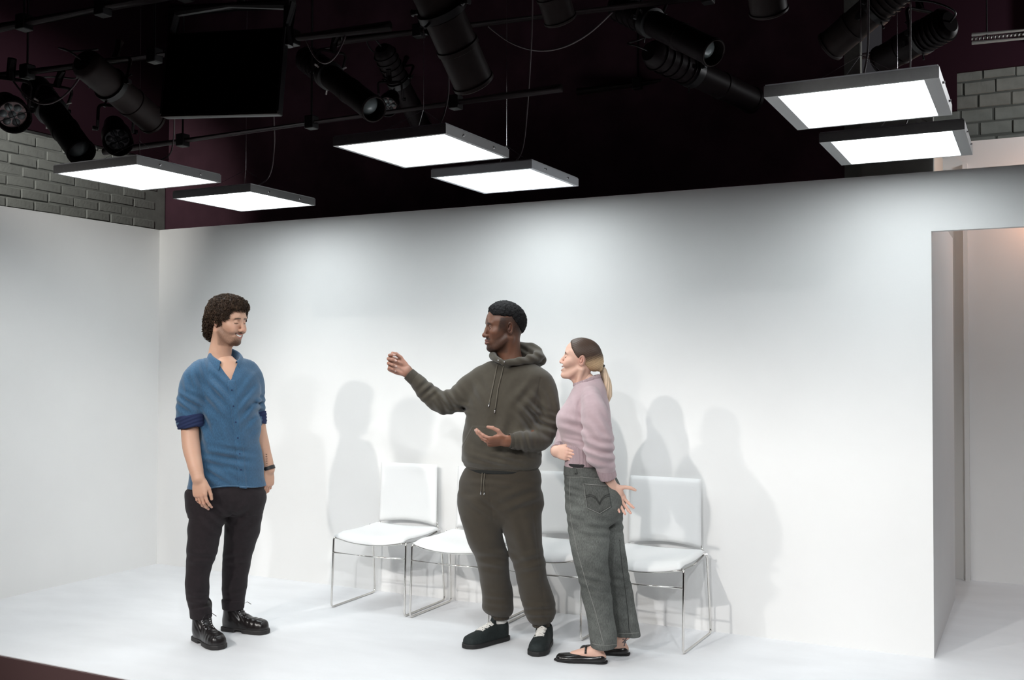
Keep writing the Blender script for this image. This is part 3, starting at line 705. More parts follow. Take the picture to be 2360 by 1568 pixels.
# ------------------------------------------------------------------ head
def head_volume(P, h=0.0022):
    """head in its own frame: +x face, +y its left, +z up, origin between the ears. P: dict of shape controls"""
    v = Vol((-0.135, -0.108, -0.25), (0.145, 0.108, 0.145), h)
    w = P.get('w', 1.0); jaw = P.get('jaw', 1.0)
    v.ell((-0.012, 0, 0.032), (0.099, 0.075*w, 0.090))
    v.ell((0.020, 0, 0.045), (0.070, 0.062*w, 0.062), k=0.03)                       # forehead
    v.loft([(-0.119, 0.058, 0, 0.024, 0.019*jaw), (-0.104, 0.049, 0, 0.042, 0.036*jaw), (-0.078, 0.036, 0, 0.056, 0.051*jaw), (-0.045, 0.028, 0, 0.062, 0.060*jaw), (0.0, 0.024, 0, 0.066, 0.066*w), (0.04, 0.020, 0, 0.070, 0.067*w)], k=0.022, ex=2.2, round_end=0.012)
    for s in (-1, 1):
        v.ell((0.060, s*0.043, -0.020), (0.026, 0.022, 0.020), k=0.022)             # cheekbone
        v.cone((0.002, s*0.060*jaw, -0.052), (0.055, s*0.032*jaw, -0.100), 0.014, 0.013, k=0.022)   # jaw line
        v.ell((0.080, s*0.026, 0.027), (0.012, 0.026, 0.009), k=0.014)              # brow ridge
    v.ell((0.078, 0, -0.103), (0.019, 0.023, 0.015), k=0.016)                       # chin
    v.ell((0.080, 0, -0.062), (0.018, 0.028, 0.022), k=0.018)                       # muzzle
    nl = P.get('neck_x', 0.0); v.chain([(-0.020, 0, -0.050), (-0.026+nl*0.5, 0, -0.115), (-0.034+nl, 0, -0.18), (-0.036+nl*1.3, 0, -0.26)], [0.054*P.get('neck', 1), 0.053*P.get('neck', 1), 0.056*P.get('neck', 1), 0.066*P.get('neck', 1)], k=0.025)
    v.cone((0.030, 0, -0.105), (0.0+nl, 0, -0.165), 0.022*P.get('throat', 1), 0.012*P.get('throat', 1), k=0.025)          # throat
    for s in (-1, 1): v.cone((-0.020, s*0.058, -0.055), (0.012+nl, s*0.014, -0.20), 0.011, 0.010, k=0.02)
    # eye sockets and eyes
    for s in (-1, 1):
        v.ell((0.099, s*0.032, 0.009), (0.018, 0.019, 0.0105), k=0.014, op='s')
        c = (0.0775, s*0.031, 0.0055)
        v.ell(c, (0.0125, 0.0135, 0.0120), k=0.002)
        lid = P.get('lid', 0.003)
        v.ell((c[0], c[1], c[2]), (0.0141, 0.0155, 0.0136), k=0.003, cut=((-0.35, 0, -0.94), -lid))
        v.ell((c[0], c[1], c[2]), (0.0138, 0.0152, 0.0132), k=0.003, cut=((-0.2, 0, 0.98), -0.0052+P.get('lid2', 0)))
    # nose
    n = P.get('nose', (0.122, -0.030)); nw = P.get('nose_w', 1.0)
    v.chain([(0.083, 0, 0.020), (0.094, 0, 0.004), (n[0]-0.016, 0, n[1]+0.012), (n[0]-0.0115, 0, n[1])], [0.0085, 0.0082, 0.0092, 0.0115*(0.6+0.4*nw)], k=0.011)
    for s in (-1, 1):
        v.ell((n[0]-0.022, s*0.0125*nw, n[1]-0.004), (0.0115, 0.0080*nw, 0.0085), k=0.006)
        v.ell((n[0]-0.016, s*0.0070*nw, n[1]-0.0125), (0.0065, 0.0038, 0.0040), k=0.003, op='s')
    # mouth
    L = P.get('lips', 1.0); mx = P.get('mouth_x', 0.0965)
    mw = P.get('mouth_w', 0.024)
    if P.get('smile'):
        up = P['smile']
        for s in (-1, 1):
            v.ell((0.077, s*0.041, -0.036), (0.018, 0.016, 0.018), k=0.016)          # bunched cheek
            v.chain([(0.103, s*0.018, -0.028), (0.094, s*0.031, -0.047), (0.083, s*0.036, -0.066)], [0.0022, 0.003, 0.0022], k=0.007, op='s')
        # open mouth: crescent cavity
        pts = [(mx-0.012+0.012, t*mw, -0.063+up*(t*t)) for t in (-1, -0.5, 0, 0.5, 1)]
        pts = [(mx+0.006-0.016*(abs(t)**2), t*mw, -0.066+up*t*t) for t in (-1, -0.6, 0, 0.6, 1)]
        v.chain([(p[0]-0.004, p[1], p[2]+0.0075) for p in pts], [0.003, 0.005*L, 0.0055*L, 0.005*L, 0.003], k=0.004)
        v.chain([(p[0]-0.005, p[1]*0.95, p[2]-0.0085) for p in pts], [0.003, 0.006*L, 0.0068*L, 0.006*L, 0.003], k=0.004)
        op_ = P.get('open', 1.0); v.chain(pts, [0.0015, 0.0050*op_, 0.0062*op_, 0.0050*op_, 0.0015], k=0.002, op='s')
        v.chain([(p[0]-0.0085, p[1]*0.86, p[2]+0.0022) for p in pts], [0.002, 0.0042, 0.005, 0.0042, 0.002], k=0.0)     # teeth
    else:
        pts = [(mx+0.004-0.014*(abs(t)**2), t*mw, -0.066-0.002*t*t) for t in (-1, -0.6, 0, 0.6, 1)]
        v.chain([(p[0]-0.002, p[1], p[2]+0.0055) for p in pts], [0.002, 0.0062*L, 0.0068*L, 0.0062*L, 0.002], k=0.005)
        v.chain([(p[0]-0.003, p[1]*0.94, p[2]-0.0075) for p in pts], [0.002, 0.0075*L, 0.0085*L, 0.0075*L, 0.002], k=0.005)
        v.chain([(p[0]+0.006, p[1]*1.02, p[2]-0.0004) for p in pts], [0.001, 0.0018, 0.002, 0.0018, 0.001], k=0.003, op='s')
    # ears
    for s in (-1, 1):
        e = orth((0.80, s*0.42, 0.0), (-0.20, 0.0, 1.0)); R = np.stack(e, 1)
        c = np.array((-0.010, s*(0.074*w+0.004), -0.004))
        v.ell(c, (0.0185, 0.0075, 0.0325), k=0.003, rot=R)
        v.ell(c+np.array((0.003, s*0.0065, 0.003)), (0.0125, 0.0085, 0.0225), k=0.003, op='s', rot=R)
        v.ell(c+np.array((0.006, s*0.001, -0.004)), (0.005, 0.006, 0.009), k=0.003, rot=R)
        v.ell(c+np.array((0.001, s*0.003, 0.006)), (0.005, 0.003, 0.013), k=0.003, rot=R)
    return v
def head_color(V, P):
    """skin tones, lips, brows, eyes, stubble as colours that belong to the skin"""
    x, y, z = V[:, 0], V[:, 1], V[:, 2]; ay = np.abs(y)
    C = np.repeat(np.array(P['skin'], float)[None], len(V), 0)
    def mix(mask, col): 
        nonlocal C
        C = C+(np.array(col)-C)*np.clip(mask, 0, 1)[:, None]
    rs = np.random.RandomState(3); g = rs.uniform(0, 1, len(V))
    face = sstep(0.04, 0.07, x)
    mix(0.35*np.exp(-(((x-0.075)/0.03)**2+((ay-0.042)/0.018)**2+((z+0.022)/0.018)**2)), P['flush'])
    mix(0.4*np.exp(-(((x-0.118)/0.014)**2+(ay/0.014)**2+((z+0.032)/0.014)**2)), P['flush'])
    mix(0.45*np.exp(-(((x+0.008)/0.022)**2+((ay-0.08)/0.015)**2+((z)/0.03)**2)), P['flush'])
    # beard / stubble
    if 'beard' in P:
        bc, st = P['beard']
        jawline = z+0.030-0.55*np.maximum(0, 0.055-x)*0+0.0*x
        top = -0.052+0.55*np.clip(0.06-x, 0, 0.06)                       # rises from mouth corner to the ear
        b = sstep(top+0.008, top-0.008, z)*sstep(-0.010, 0.012, x)*sstep(-0.135, -0.122, z)*sstep(-0.004, 0.004, x-0.0+0.30*(z+0.125))
        b *= 1-np.exp(-(((x-0.098)/0.02)**2+(ay/0.019)**2+((z+0.070)/0.013)**4))*0.9
        b *= 1-0.75*np.exp(-(((x-0.075)/0.022)**2+((ay-0.034)/0.012)**2+((z+0.062)/0.014)**2))
        b = np.maximum(b, 0.85*sstep(-0.018, -0.004, x)*sstep(0.034, 0.016, x)*sstep(-0.055, -0.03, z)*sstep(0.045, 0.02, z)*sstep(0.05, 0.06, ay))
        mu = np.exp(-(((z+0.0505+0.10*ay)/0.0058)**2))*sstep(0.040, 0.028, ay)*sstep(0.080, 0.090, x)
        chin = np.exp(-(((z+0.104)/0.018)**2))*sstep(0.045, 0.02, ay)*sstep(0.04, 0.06, x)*P.get('chin_beard', 0.3)
        mix(np.clip(b*st*(0.55+0.45*g)+mu*P.get('mustache', st)+chin*(0.7+0.3*g), 0, 0.96), bc)
    if 'fade' in P:                                                        # clipped hair on the sides and nape
        fc, fs, zl = P['fade']
        hl = sstep(0.052, 0.040, x+0.25*(z-0.02))*sstep(-0.055, 0.015, z+0.30*np.clip(-x-0.02, 0, 0.1))*sstep(zl+0.004, zl-0.004, z)
        near_ear = np.exp(-(((x+0.008)/0.024)**2+((z+0.002)/0.034)**2))*sstep(0.066, 0.074, ay)
        mix(hl*fs*(0.7+0.3*g)*(1-near_ear), fc)
    # lips
    L = P.get('lip_c')
    if L is not None:
        mw = P.get('mouth_w', 0.024); up = P.get('smile', 0) or 0; zc = -0.066+up*(ay/mw)**2
        th = np.sqrt(np.clip(1-(ay/(mw*1.02))**2, 0, 1))
        lp = sstep(*((0.0150, 0.0110) if P.get('smile') else (0.0165, 0.0125)), np.abs(z-zc+0.0005)/np.maximum(th, 0.15))*sstep(mw*1.05, mw*0.9, ay)*sstep(0.078, 0.086, x)
        mix(lp*P.get('lip_s', 0.8), L)
        if P.get('smile'):
            te = sstep(0.0056*P.get('open', 1), 0.0040*P.get('open', 1), np.abs(z-zc-0.0012)/np.maximum(th, 0.2))*sstep(mw*0.92, mw*0.8, ay)*sstep(0.07, 0.08, x)
            mix(te, P.get('teeth', (0.82, 0.78, 0.72)))
            mix(np.exp(-((z-zc+0.0052)/0.0016)**2)*sstep(mw, mw*0.85, ay)*sstep(0.078, 0.086, x)*0.8, (0.10, 0.02, 0.02))
            mix(np.exp(-(((ay-mw*1.0)/0.004)**2+((z-zc)/0.004)**2))*sstep(0.07, 0.08, x)*0.8, (0.12, 0.04, 0.03))
        else: mix(np.exp(-((z-zc)/0.0016)**2)*sstep(mw*1.05, mw*0.9, ay)*sstep(0.078, 0.086, x)*0.75, P.get('mouth_line', (0.05, 0.02, 0.02)))
    # eyes: sclera, iris, lash line, brow
    for s in (-1, 1):
        c = np.array((0.0775, s*0.031, 0.0055)); d = V-c; r = np.linalg.norm(d, axis=1)
        ey = sstep(0.0141, 0.0133, r)*sstep(0.079, 0.083, x)
        gz = P.get('gaze', (1.0, 0.0, -0.1)); gz = np.array(gz)/np.linalg.norm(gz)
        mix(ey, (0.70, 0.66, 0.62)); an = d@gz/np.maximum(r, 1e-6)
        mix(ey*sstep(0.86, 0.91, an), P.get('iris', (0.05, 0.03, 0.02))); mix(ey*sstep(0.965, 0.98, an), (0.005, 0.005, 0.005))
        q = (z-c[2]); lash = np.exp(-((q-P.get('lash', 0.001)+0.25*np.maximum(0, np.abs(y-c[1])-0.004))/P.get('lash_w', 0.0015))**2)*sstep(0.016, 0.013, np.abs(y-c[1]))*sstep(0.080, 0.084, x)*sstep(0.02, 0.016, r)
        mix(lash*0.9, P.get('lash_c', (0.02, 0.012, 0.01)))
        bz = 0.0270+P.get('brow_up', 0.0)-0.25*np.maximum(0, ay-0.036)-0.05*np.maximum(0, 0.02-ay)
        bw = np.exp(-((z-bz)/(0.0036*P.get('brow_t', 1.0)))**2)*sstep(0.010, 0.014, ay)*sstep(0.053, 0.046, ay)*sstep(0.055, 0.065, x)
        mix(bw*P.get('brow_s', 0.85)*(0.75+0.25*g), P['brow'])
    return C

# ------------------------------------------------------------------ hand + forearm
def hand_parts(wrist, fdir, dorsal, thumb_sign, curls, spread, thumb, arm_pts, arm_rad, scale=1.0, h=0.0022, skin=(0.6, 0.4, 0.3), flush=(0.6, 0.3, 0.25), palm=None, tattoo=None):
    """continuous forearm and hand. fdir: finger direction, dorsal: back-of-hand normal (figure space);
    curls: four (mcp, pip, dip) bends in degrees; spread: four splay angles; thumb: three direction vectors in hand space;
    arm_pts / arm_rad: forearm axis from the elbow side down to the wrist (figure space)"""
    f, lft, up = orth(fdir, dorsal); lat = lft*thumb_sign               # hand space: x fingers, y towards the thumb, z dorsal
    wrist = np.array(wrist, float); Mx = basis_matrix(wrist, f, lat, up); R = np.stack([f, lat, up], 1)
    toL = lambda p: (np.array(p, float)-wrist) @ R
    S = scale; pts = [toL(p) for p in arm_pts]
    names = [(0.088, 0.027, 0.0, (0.041, 0.026, 0.021), 0.0088), (0.092, 0.008, 0.001, (0.045, 0.029, 0.022), 0.0090), (0.088, -0.011, 0.0, (0.041, 0.027, 0.021), 0.0085), (0.080, -0.028, -0.003, (0.033, 0.020, 0.019), 0.0076)]
    fing = []
    for (mx, my, mz, seg, r), cu, sp in zip(names, curls, spread):
        p = np.array((mx, my, mz))*S; a = 0.0; sy = math.sin(math.radians(sp)); P = [p]
        for L, c in zip(seg, cu):
            a += math.radians(c); dd = np.array((math.cos(a)*math.cos(math.radians(sp)), sy, -math.sin(a)*math.cos(math.radians(sp)))); p = p+dd*L*S; P.append(p)
        fing.append((P, r*S))
    tb = np.array((0.022, 0.026, -0.008))*S; TP = [tb]
    for L, d in zip((0.044, 0.033, 0.026), thumb): d = np.array(d, float); tb = tb+d/np.linalg.norm(d)*L*S; TP.append(tb)
    allp = np.array([q for P, _ in fing for q in P]+TP+pts+[np.array((0, 0, 0))]); mrg = 0.05*S
    v = Vol(allp.min(0)-mrg-max(arm_rad)*0.6, allp.max(0)+mrg+max(arm_rad)*0.6, h)
    v.chain(pts, arm_rad, n=5)
    v.ell((0.0, 0, 0), np.array((0.03, 0.029, 0.020))*S, k=0.015)
    v.loft([(-0.01*S, 0.0, 0.0, 0.027*S, 0.019*S), (0.02*S, 0.002*S, -0.001, 0.033*S, 0.0175*S), (0.055*S, 0.001*S, 0.0, 0.041*S, 0.0155*S), (0.085*S, 0.0, 0.0, 0.0415*S, 0.0130*S), (0.097*S, 0.0, -0.001, 0.037*S, 0.010*S)], k=0.010, ex=2.4, axis=0, round_end=0.006)
    v.ell(np.array((0.038, 0.024, -0.010))*S, np.array((0.034, 0.018, 0.015))*S, k=0.010)      # thenar
    v.ell(np.array((0.042, -0.027, -0.008))*S, np.array((0.036, 0.014, 0.013))*S, k=0.010)
    for P, r in fing:
        v.ell(P[0], (r*1.18, r*1.12, r*1.15), k=0.008)
        for i in range(3): v.cone(P[i], P[i+1], r*(1.06-0.10*i), r*(0.97-0.11*i), k=0.0025 if i else 0.005)
        for i in (1, 2): v.ell(P[i], (r*1.0, r*1.02, r*1.0), k=0.003)
    v.cone(TP[0], TP[1], 0.0145*S, 0.0110*S, k=0.010); v.cone(TP[1], TP[2], 0.0108*S, 0.0098*S, k=0.003); v.cone(TP[2], TP[3], 0.0100*S, 0.0078*S, k=0.003)
    V, Q = v.mesh()
    C = np.repeat(np.array(skin, float)[None], len(V), 0)
    def mix(mask, col):
        nonlocal C
        C = C+(np.array(col)-C)*np.clip(mask, 0, 1)[:, None]
    if palm is not None:
        mix(sstep(0.001, -0.006, V[:, 2])*sstep(-0.02, 0.01, V[:, 0])*0.85, palm)
        for P, r in fing:
            for i in range(3):
                a, b = P[i], P[i+1]; t = np.clip(((V-a)@(b-a))/((b-a)@(b-a)), 0, 1); dd = V-a-t[:, None]*(b-a); ax = (b-a)/np.linalg.norm(b-a)
                nrm = np.cross(ax, (0, 1, 0)); nrm /= np.linalg.norm(nrm); nrm = nrm if nrm[2] > 0 or i else nrm
                mix((np.linalg.norm(dd, axis=1) < r*1.25)*sstep(0.0, -r*0.7, dd@np.cross((0, 1, 0), ax)*-1)*0.7, palm)
    for P, r in fing:
        mix(0.5*np.exp(-(np.linalg.norm(V-P[1], axis=1)/(r*1.3))**2), flush); mix(0.4*np.exp(-(np.linalg.norm(V-P[0], axis=1)/(r*1.3))**2), flush)
        mix(0.5*np.exp(-(np.linalg.norm(V-P[3], axis=1)/(r*1.3))**2), flush)
        # nail
        ax = (P[3]-P[2])/np.linalg.norm(P[3]-P[2]); nn = np.cross((0, 1, 0), ax)*-1; nn /= np.linalg.norm(nn)
        dl = V-(P[3]-ax*r*0.1); mix((np.abs(dl@ax) < r*0.8)*(dl@nn > r*0.45)*(np.abs(dl[:, 1]) < r*0.7)*0.6, np.array(flush)*0.5+np.array((0.45, 0.38, 0.36)))
    VV = xform(V, Mx)
    if tattoo is not None: C = tattoo(VV, C)
    return VV, Q, C, dict(M=Mx, fing=fing, thumb=TP)

# ------------------------------------------------------------------ shoes (frame: +x toe, +y left, +z up, origin under the heel)
def shoe_volumes(L, kind, h=0.003):
    w = L/0.29
    up = Vol((-0.06, -0.09, -0.01), (L+0.03, 0.09, 0.24 if kind == 'boot' else 0.15), h)
    base = 0.024 if kind != 'flat' else 0.008
    T = {'boot': [(0.0, .030, .055), (.03, .038, .075), (.08, .040, .090), (.13, .042, .078), (.17, .047, .062), (.21, .050, .056), (.25, .047, .052), (.28, .036, .040), (.292, .022, .024)],
         'sneaker': [(0.0, .030, .050), (.03, .040, .066), (.08, .042, .078), (.13, .043, .074), (.17, .047, .062), (.21, .051, .050), (.25, .048, .042), (.28, .036, .032), (.294, .020, .020)],
         'flat': [(0.0, .026, .048), (.03, .034, .046), (.08, .035, .036), (.13, .036, .034), (.17, .041, .034), (.21, .044, .032), (.25, .039, .028), (.28, .028, .022), (.292, .016, .014)]}[kind]
    up.loft([(x*w, 0.004*math.sin(x*9), base, ww, hh) for x, ww, hh in T], ex=2.5, axis=0, round_end=0.02)
    if kind == 'boot': up.chain([(0.055, 0, 0.07), (0.052, 0, 0.12), (0.050, 0, 0.19)], [0.050, 0.050, 0.054], k=0.025)
    if kind == 'sneaker':
        up.chain([(0.05, 0, 0.055), (0.042, 0, 0.080)], [0.044, 0.044], k=0.02)
        up.ell((0.055, 0, 0.120), (0.043, 0.036, 0.050), k=0.008, op='s'); up.cone((0.10, 0, 0.085), (0.085, 0, 0.128), 0.020, 0.014, k=0.006)
    if kind == 'flat':
        up.ell((0.085*w, 0, 0.055), (0.105, 0.030, 0.040), k=0.006, op='s')
    up.half((0, 0, -1), -base*0.8, k=0.004)
    so = Vol((-0.03, -0.08, -0.012), (L+0.03, 0.08, 0.05), h)
    e = 0.005 if kind != 'flat' else 0.002
    so.loft([(x*w, 0.004*math.sin(x*9), 0.02, ww+e, 0.2) for x, ww, hh in [(T[0][0]-.008, T[0][1]*0.7, 0)]+T+[(T[-1][0]+.008, T[-1][1]*0.7, 0)]], ex=2.6, axis=0, round_end=0.006)
    so.half((0, 0, 1), base, k=0.004); so.half((0, 0, -1), 0.0, k=0.003)
    if kind == 'boot': so.put(lambda X, Y, Z: np.maximum(np.maximum(np.abs(X-0.113)-0.022, Z-0.012), np.abs(Y)-0.1), (0.08, -0.1, -0.02), (0.14, 0.1, 0.012), 0.008, 's')
    return up, so

# ================================================================== people: shared bits
SKIN = mat('skin', (0.6, 0.4, 0.3), 0.48, attr='col', sss=0.12, spec=0.35, bump=(420, 0.06, 0.001))
def ground(fig, px, py):
    d = CF+CR*((px-1180)/FPX)+CU*((784-py)/FPX); p = CAM_POS+d*(-CAM_POS.z/d.z)-fig.root
    return np.array([p.dot(fig.Rh), p.dot(fig.Fh), 0.0])
def rows(J, tab, dyf, depth, ang=0.0, b_of=None):
    """silhouette rows (py, left px, right px, dy, depth half-size) -> loft stations; the ellipse is turned by ang (radians)"""
    st = []
    for py, l, r, dy, b in tab:
        a0, a1 = J(l, py, dy), J(r, py, dy); rp = (a1[0]-a0[0])/2; co, si = math.cos(ang), math.sin(ang)
        a = math.sqrt(max(rp*rp-(b*si)**2, 0.0004))/co
        st.append((float(a0[2]), float((a0[0]+a1[0])/2), dy, a, b, ang))
    return st
def strip(pts, m, name, parent, r=0.002, n=6):
    if len(pts) < 2: return None
    bm = bmesh.new(); tube(bm, [Vector(p) for p in pts], r, n); return link(name, bm, m, parent, smooth=True)
def on_front(vol, pts, lift=0.001):
    out = []
    for x, z in pts:
        y = vol.front(x, z)
        if y is not None: out.append((x, y-lift, z))
    return out
def trace(fig, vol, pts, n, lift=0.001, dy0=-0.1):
    """points of the garment's front surface under a drawn line"""
    out = []
    for q in dense(pts, n):
        dy = dy0; ok = False
        for _ in range(4):
            p = fig.J(q[0], q[1], dy); y = vol.front(p[0], p[2])
            if y is None: break
            dy = y; ok = True
        if ok: out.append(Vector((p[0], dy-lift, p[2])))
    return out
def dense(pts, n):
    out = []
    for a, b in zip(pts[:-1], pts[1:]):
        for i in range(n): t = i/n; out.append(tuple(np.array(a)*(1-t)+np.array(b)*t))
    out.append(tuple(pts[-1])); return out
def shoe(fig, parent, heel, toe, L, kind, m_up, m_sole, name, lace_m=None, flip=1, eyelet=None):
    d = np.array(toe)-np.array(heel); d[2] = 0; f = d/np.linalg.norm(d); l = np.cross((0, 0, 1), f); Mx = basis_matrix((heel[0], heel[1], 0.001), f, l, (0, 0, 1))
    up, so = shoe_volumes(L, kind)
    if kind == 'boot':
        up.add(fold((0.12, 0, 0.10), (0.8, 0, 0.6), 0.022, 0.0022, (0.05, 0.06, 0.04))); up.add(fold((0.20, 0, 0.06), (1, 0, 0.1), 0.03, 0.0018, (0.03, 0.06, 0.03)))
    V, Q = up.mesh(); o = mesh_np(name, [(xform(V, Mx), Q)], m_up, parent)
    V, Q = so.mesh(); mesh_np('sole', [(xform(V, Mx), Q)], m_sole, o)
    if lace_m is not None:
        # lace bars across the instep
        rowsL = {'boot': [(0.150, 0.0), (0.138, 0.0), (0.126, 0), (0.115, 0), (0.108, 0), (0.103, 0)], 'sneaker': [(0.188, 0), (0.172, 0), (0.156, 0), (0.140, 0), (0.124, 0), (0.110, 0)]}[kind]
        prev = None; hw = 0.025 if kind == 'sneaker' else 0.016
        for k, (x, _) in enumerate(rowsL):
            def top(xx, yy, z0=0.22):
                i = int(round((xx-up.lo[0])/up.h)); j = int(round((yy-up.lo[1])/up.h)); c = up.d[i, j, :]; hit = np.where(c < 0)[0]; zt = up.ax[2]
                zl = [0.088, 0.098, 0.112, 0.128, 0.146, 0.164][k] if kind == 'boot' else 9
                hit = hit[zt[hit] < zl]; return float(zt[hit[-1]])+0.002 if len(hit) else 0.08
            zc = [0.0, 0, 0, 0, 0, 0]
            pts = []
            for y in np.linspace(-hw, hw, 7):
                pts.append(Mx @ np.array((x+0.006*(k % 2 - 0.5)*y/hw*2, y, top(x, y), 1)))
            strip([p[:3] for p in pts], lace_m, 'lace', o, 0.0040 if kind == 'sneaker' else 0.0022)
            if kind == 'sneaker' and k < 5:
                x2 = rowsL[k+1][0]
                for s in (-1, 1):
                    pts = [Mx @ np.array((x+(x2-x)*t, s*(hw-2*hw*t), top(x+(x2-x)*t, s*(hw-2*hw*t))+0.002, 1)) for t in np.linspace(0, 1, 6)]
                    strip([p[:3] for p in pts], lace_m, 'lace', o, 0.0034)
            if eyelet is not None:
                for s in (-1, 1):
                    bm = bmesh.new(); bmesh.ops.create_uvsphere(bm, u_segments=8, v_segments=6, radius=0.0032); e = link('eyelet', bm, eyelet, o, smooth=True); p = Mx @ np.array((x, s*(hw+0.004), top(x, s*(hw+0.004))+0.001, 1)); e.location = p[:3]
        if kind == 'boot':
            b = Mx @ np.array((rowsL[-1][0]+0.012, 0, 0.150, 1))
            for s in (-1, 1): strip([b[:3], (b+Mx @ np.array((0.020, s*0.020, 0.010, 0)))[:3], (b+Mx @ np.array((0.032, s*0.038, -0.006, 0)))[:3]], lace_m, 'lace_end', o, 0.0018)
    return o, Mx, up
def place_head(origin, yaw_vec, pitch, roll=0.0, scale=1.0):
    """origin: head centre (figure space); yaw_vec: horizontal face direction; pitch: radians, + looks up"""
    f0 = np.array((yaw_vec[0], yaw_vec[1], 0.0)); f0 /= np.linalg.norm(f0); f = f0*math.cos(pitch)+np.array((0, 0, 1))*math.sin(pitch)
    l = np.cross((0, 0, 1), f0); u = np.cross(f, l)
    if roll: l, u = l*math.cos(roll)+u*math.sin(roll), u*math.cos(roll)-l*math.sin(roll)
    return basis_matrix(origin, f*scale, l*scale, u*scale)
def inner_body(parts, h=0.009):
    """slim body under the clothes: list of (pts, radii)"""
    P = np.array([q for p, r in parts for q in p]); v = Vol(P.min(0)-0.2, P.max(0)+0.2, h)
    for p, r in parts: v.chain(p, r, k=0.04, n=3)
    return v

# ================================================================== man in the blue shirt
def build_man_blue():
    fig = Fig((1.94, -1.38)); J = fig.J; G = lambda a, b: ground(fig, a, b)
    t = empty('person', (fig.root.x, fig.root.y, 0), fig.rz)
    tag(t, 'man in blue rolled-sleeve shirt, black trousers and boots, smiling with arms hanging', 'person')
    SHIRT = mat('blue_chambray', (0.030, 0.090, 0.170), 0.85, spec=0.2, noise=(240, 0.22, (1, 1, 0.35)), sheen=0.25, bump=(500, 0.12, 0.001))
    NAVY = mat('navy_shirt_inside', (0.020, 0.030, 0.080), 0.85, spec=0.2)
    BLK = mat('black_trouser_cotton', (0.0130, 0.0085, 0.0105), 0.8, spec=0.25, sheen=0.05, noise=(60, 0.2))
    LEATHER = mat('black_boot_leather', (0.010, 0.008, 0.008), 0.28, spec=0.5, bump=(160, 0.08, 0.001)); RUBB = mat('black_rubber', (0.012, 0.010, 0.010), 0.6)
    skin, flush = (0.58, 0.345, 0.245), (0.60, 0.24, 0.17)
    A = math.radians(26)
    # ---- shirt
    v = Vol((-0.30, -0.30, 0.78), (0.30, 0.34, 1.66), 0.0042)
    body = rows(J, [(828, 500, 548, 0.0, 0.055), (842, 478, 568, 0.0, 0.075), (856, 458, 584, 0.0, 0.095), (876, 452, 592, 0.0, 0.112), (905, 456, 594, -0.005, 0.122), (950, 460, 592, -0.01, 0.122), (1000, 458, 594, -0.01, 0.118), (1050, 452, 598, -0.005, 0.120), (1090, 444, 602, 0.0, 0.124), (1124, 438, 604, 0.0, 0.127)], None, None, A)
    v.loft(body, ex=2.25, round_end=0.008)
    shR, shL = J(458, 866, -0.075), J(580, 862, 0.085)
    v.chain([J(492, 843, -0.02), J(462, 856, -0.065), J(446, 880, -0.095), J(440, 920, -0.115), J(438, 968, -0.12)], [0.045, 0.060, 0.068, 0.070, 0.071], k=0.03)
    v.chain([J(552, 841, 0.03), J(576, 856, 0.07), J(586, 885, 0.10), J(588, 925, 0.115), J(589, 962, 0.115)], [0.042, 0.052, 0.055, 0.055, 0.054], k=0.03)
    # folds: drag lines from the armpits, gathers at the waist, sleeve creases
    for c, dr, lam, amp, rad, ph, bend in (
        ((J(505, 920, -0.11)), (0.75, 0, 0.66), 0.052, 0.0055, (0.06, 0.10, 0.14), 0.4, 0.6), ((J(480, 980, -0.10)), (0.85, 0, 0.45), 0.060, 0.006, (0.06, 0.12, 0.16), 1.2, 0.8),
        ((J(575, 930, -0.05)), (0.8, 0, -0.55), 0.048, 0.005, (0.05, 0.12, 0.12), 0.0, 0.5), ((J(520, 1060, -0.12)), (0.25, 0, 1.0), 0.050, 0.0045, (0.11, 0.14, 0.07), 0.3, 0.8),
        ((J(540, 1000, -0.12)), (0.9, 0, 0.2), 0.075, 0.004, (0.10, 0.14, 0.10), 2.0, 0.4), ((J(470, 860, -0.1)), (0.9, 0.0, 0.35), 0.030, 0.0035, (0.035, 0.08, 0.09), 0.5, 0.0),
        ((J(436, 930, -0.15)), (0.55, 0, 0.85), 0.042, 0.0055, (0.06, 0.09, 0.055), 0.2, 1.0), ((J(440, 890, -0.15)), (0.9, 0, 0.3), 0.045, 0.004, (0.05, 0.09, 0.06), 1.0, 1.0),
        ((J(592, 930, 0.06)), (0.3, 0, 0.95), 0.040, 0.0045, (0.05, 0.09, 0.05), 0.8, 1.0), ((J(500, 1100, -0.12)), (0.6, 0, 0.8), 0.045, 0.0035, (0.09, 0.14, 0.05), 1.5, 0.5)):
        v.add(fold(c, dr, lam*1.05, amp*1.9, rad, ph, bend))
    v.add(ripple(4, 0.16, 0.0032))
    # open neck, hem, hollow sleeve ends
    ctr = J(543, 877, 0)[0]; zv = J(543, 877)[2]; nx = J(520, 830)[0]
    def vee(X, Y, Z):
        s = np.clip((Z-zv)/(0.125), -0.3, 1.5); cx = ctr+(nx+0.018-ctr)*s; return np.maximum(np.abs(X-cx)-0.062*s, Y-0.02)*0.8
    v.put(vee, (-0.2, -0.3, zv-0.01), (0.2, 0.02, 1.66), 0.003, 's')
    v.chain([J(524, 812, 0.02), J(522, 850, 0.01)], [0.066, 0.064], k=0.004, op='s')
    zb = J(540, 1118)[2]
    hem = lambda X, Y, Z: zb+0.012*np.cos((X-0.02)*15)-0.010-(Z)
    v.put(lambda X, Y, Z: -hem(X, Y, Z)+0*X*Y, (-0.3, -0.3, 0.70), (0.3, 0.34, zb+0.05), 0.004, 's')
    v.half((0, 0, -1), -zb+0.012, k=0.003)
    eR, wR = J(438, 968, -0.12), J(457, 1104, -0.20)
    v.cone(eR, J(437, 1010, -0.12), 0.062, 0.062, op='s'); v.cone(J(589, 962, 0.115), J(592, 1010, 0.115), 0.046, 0.046, op='s')
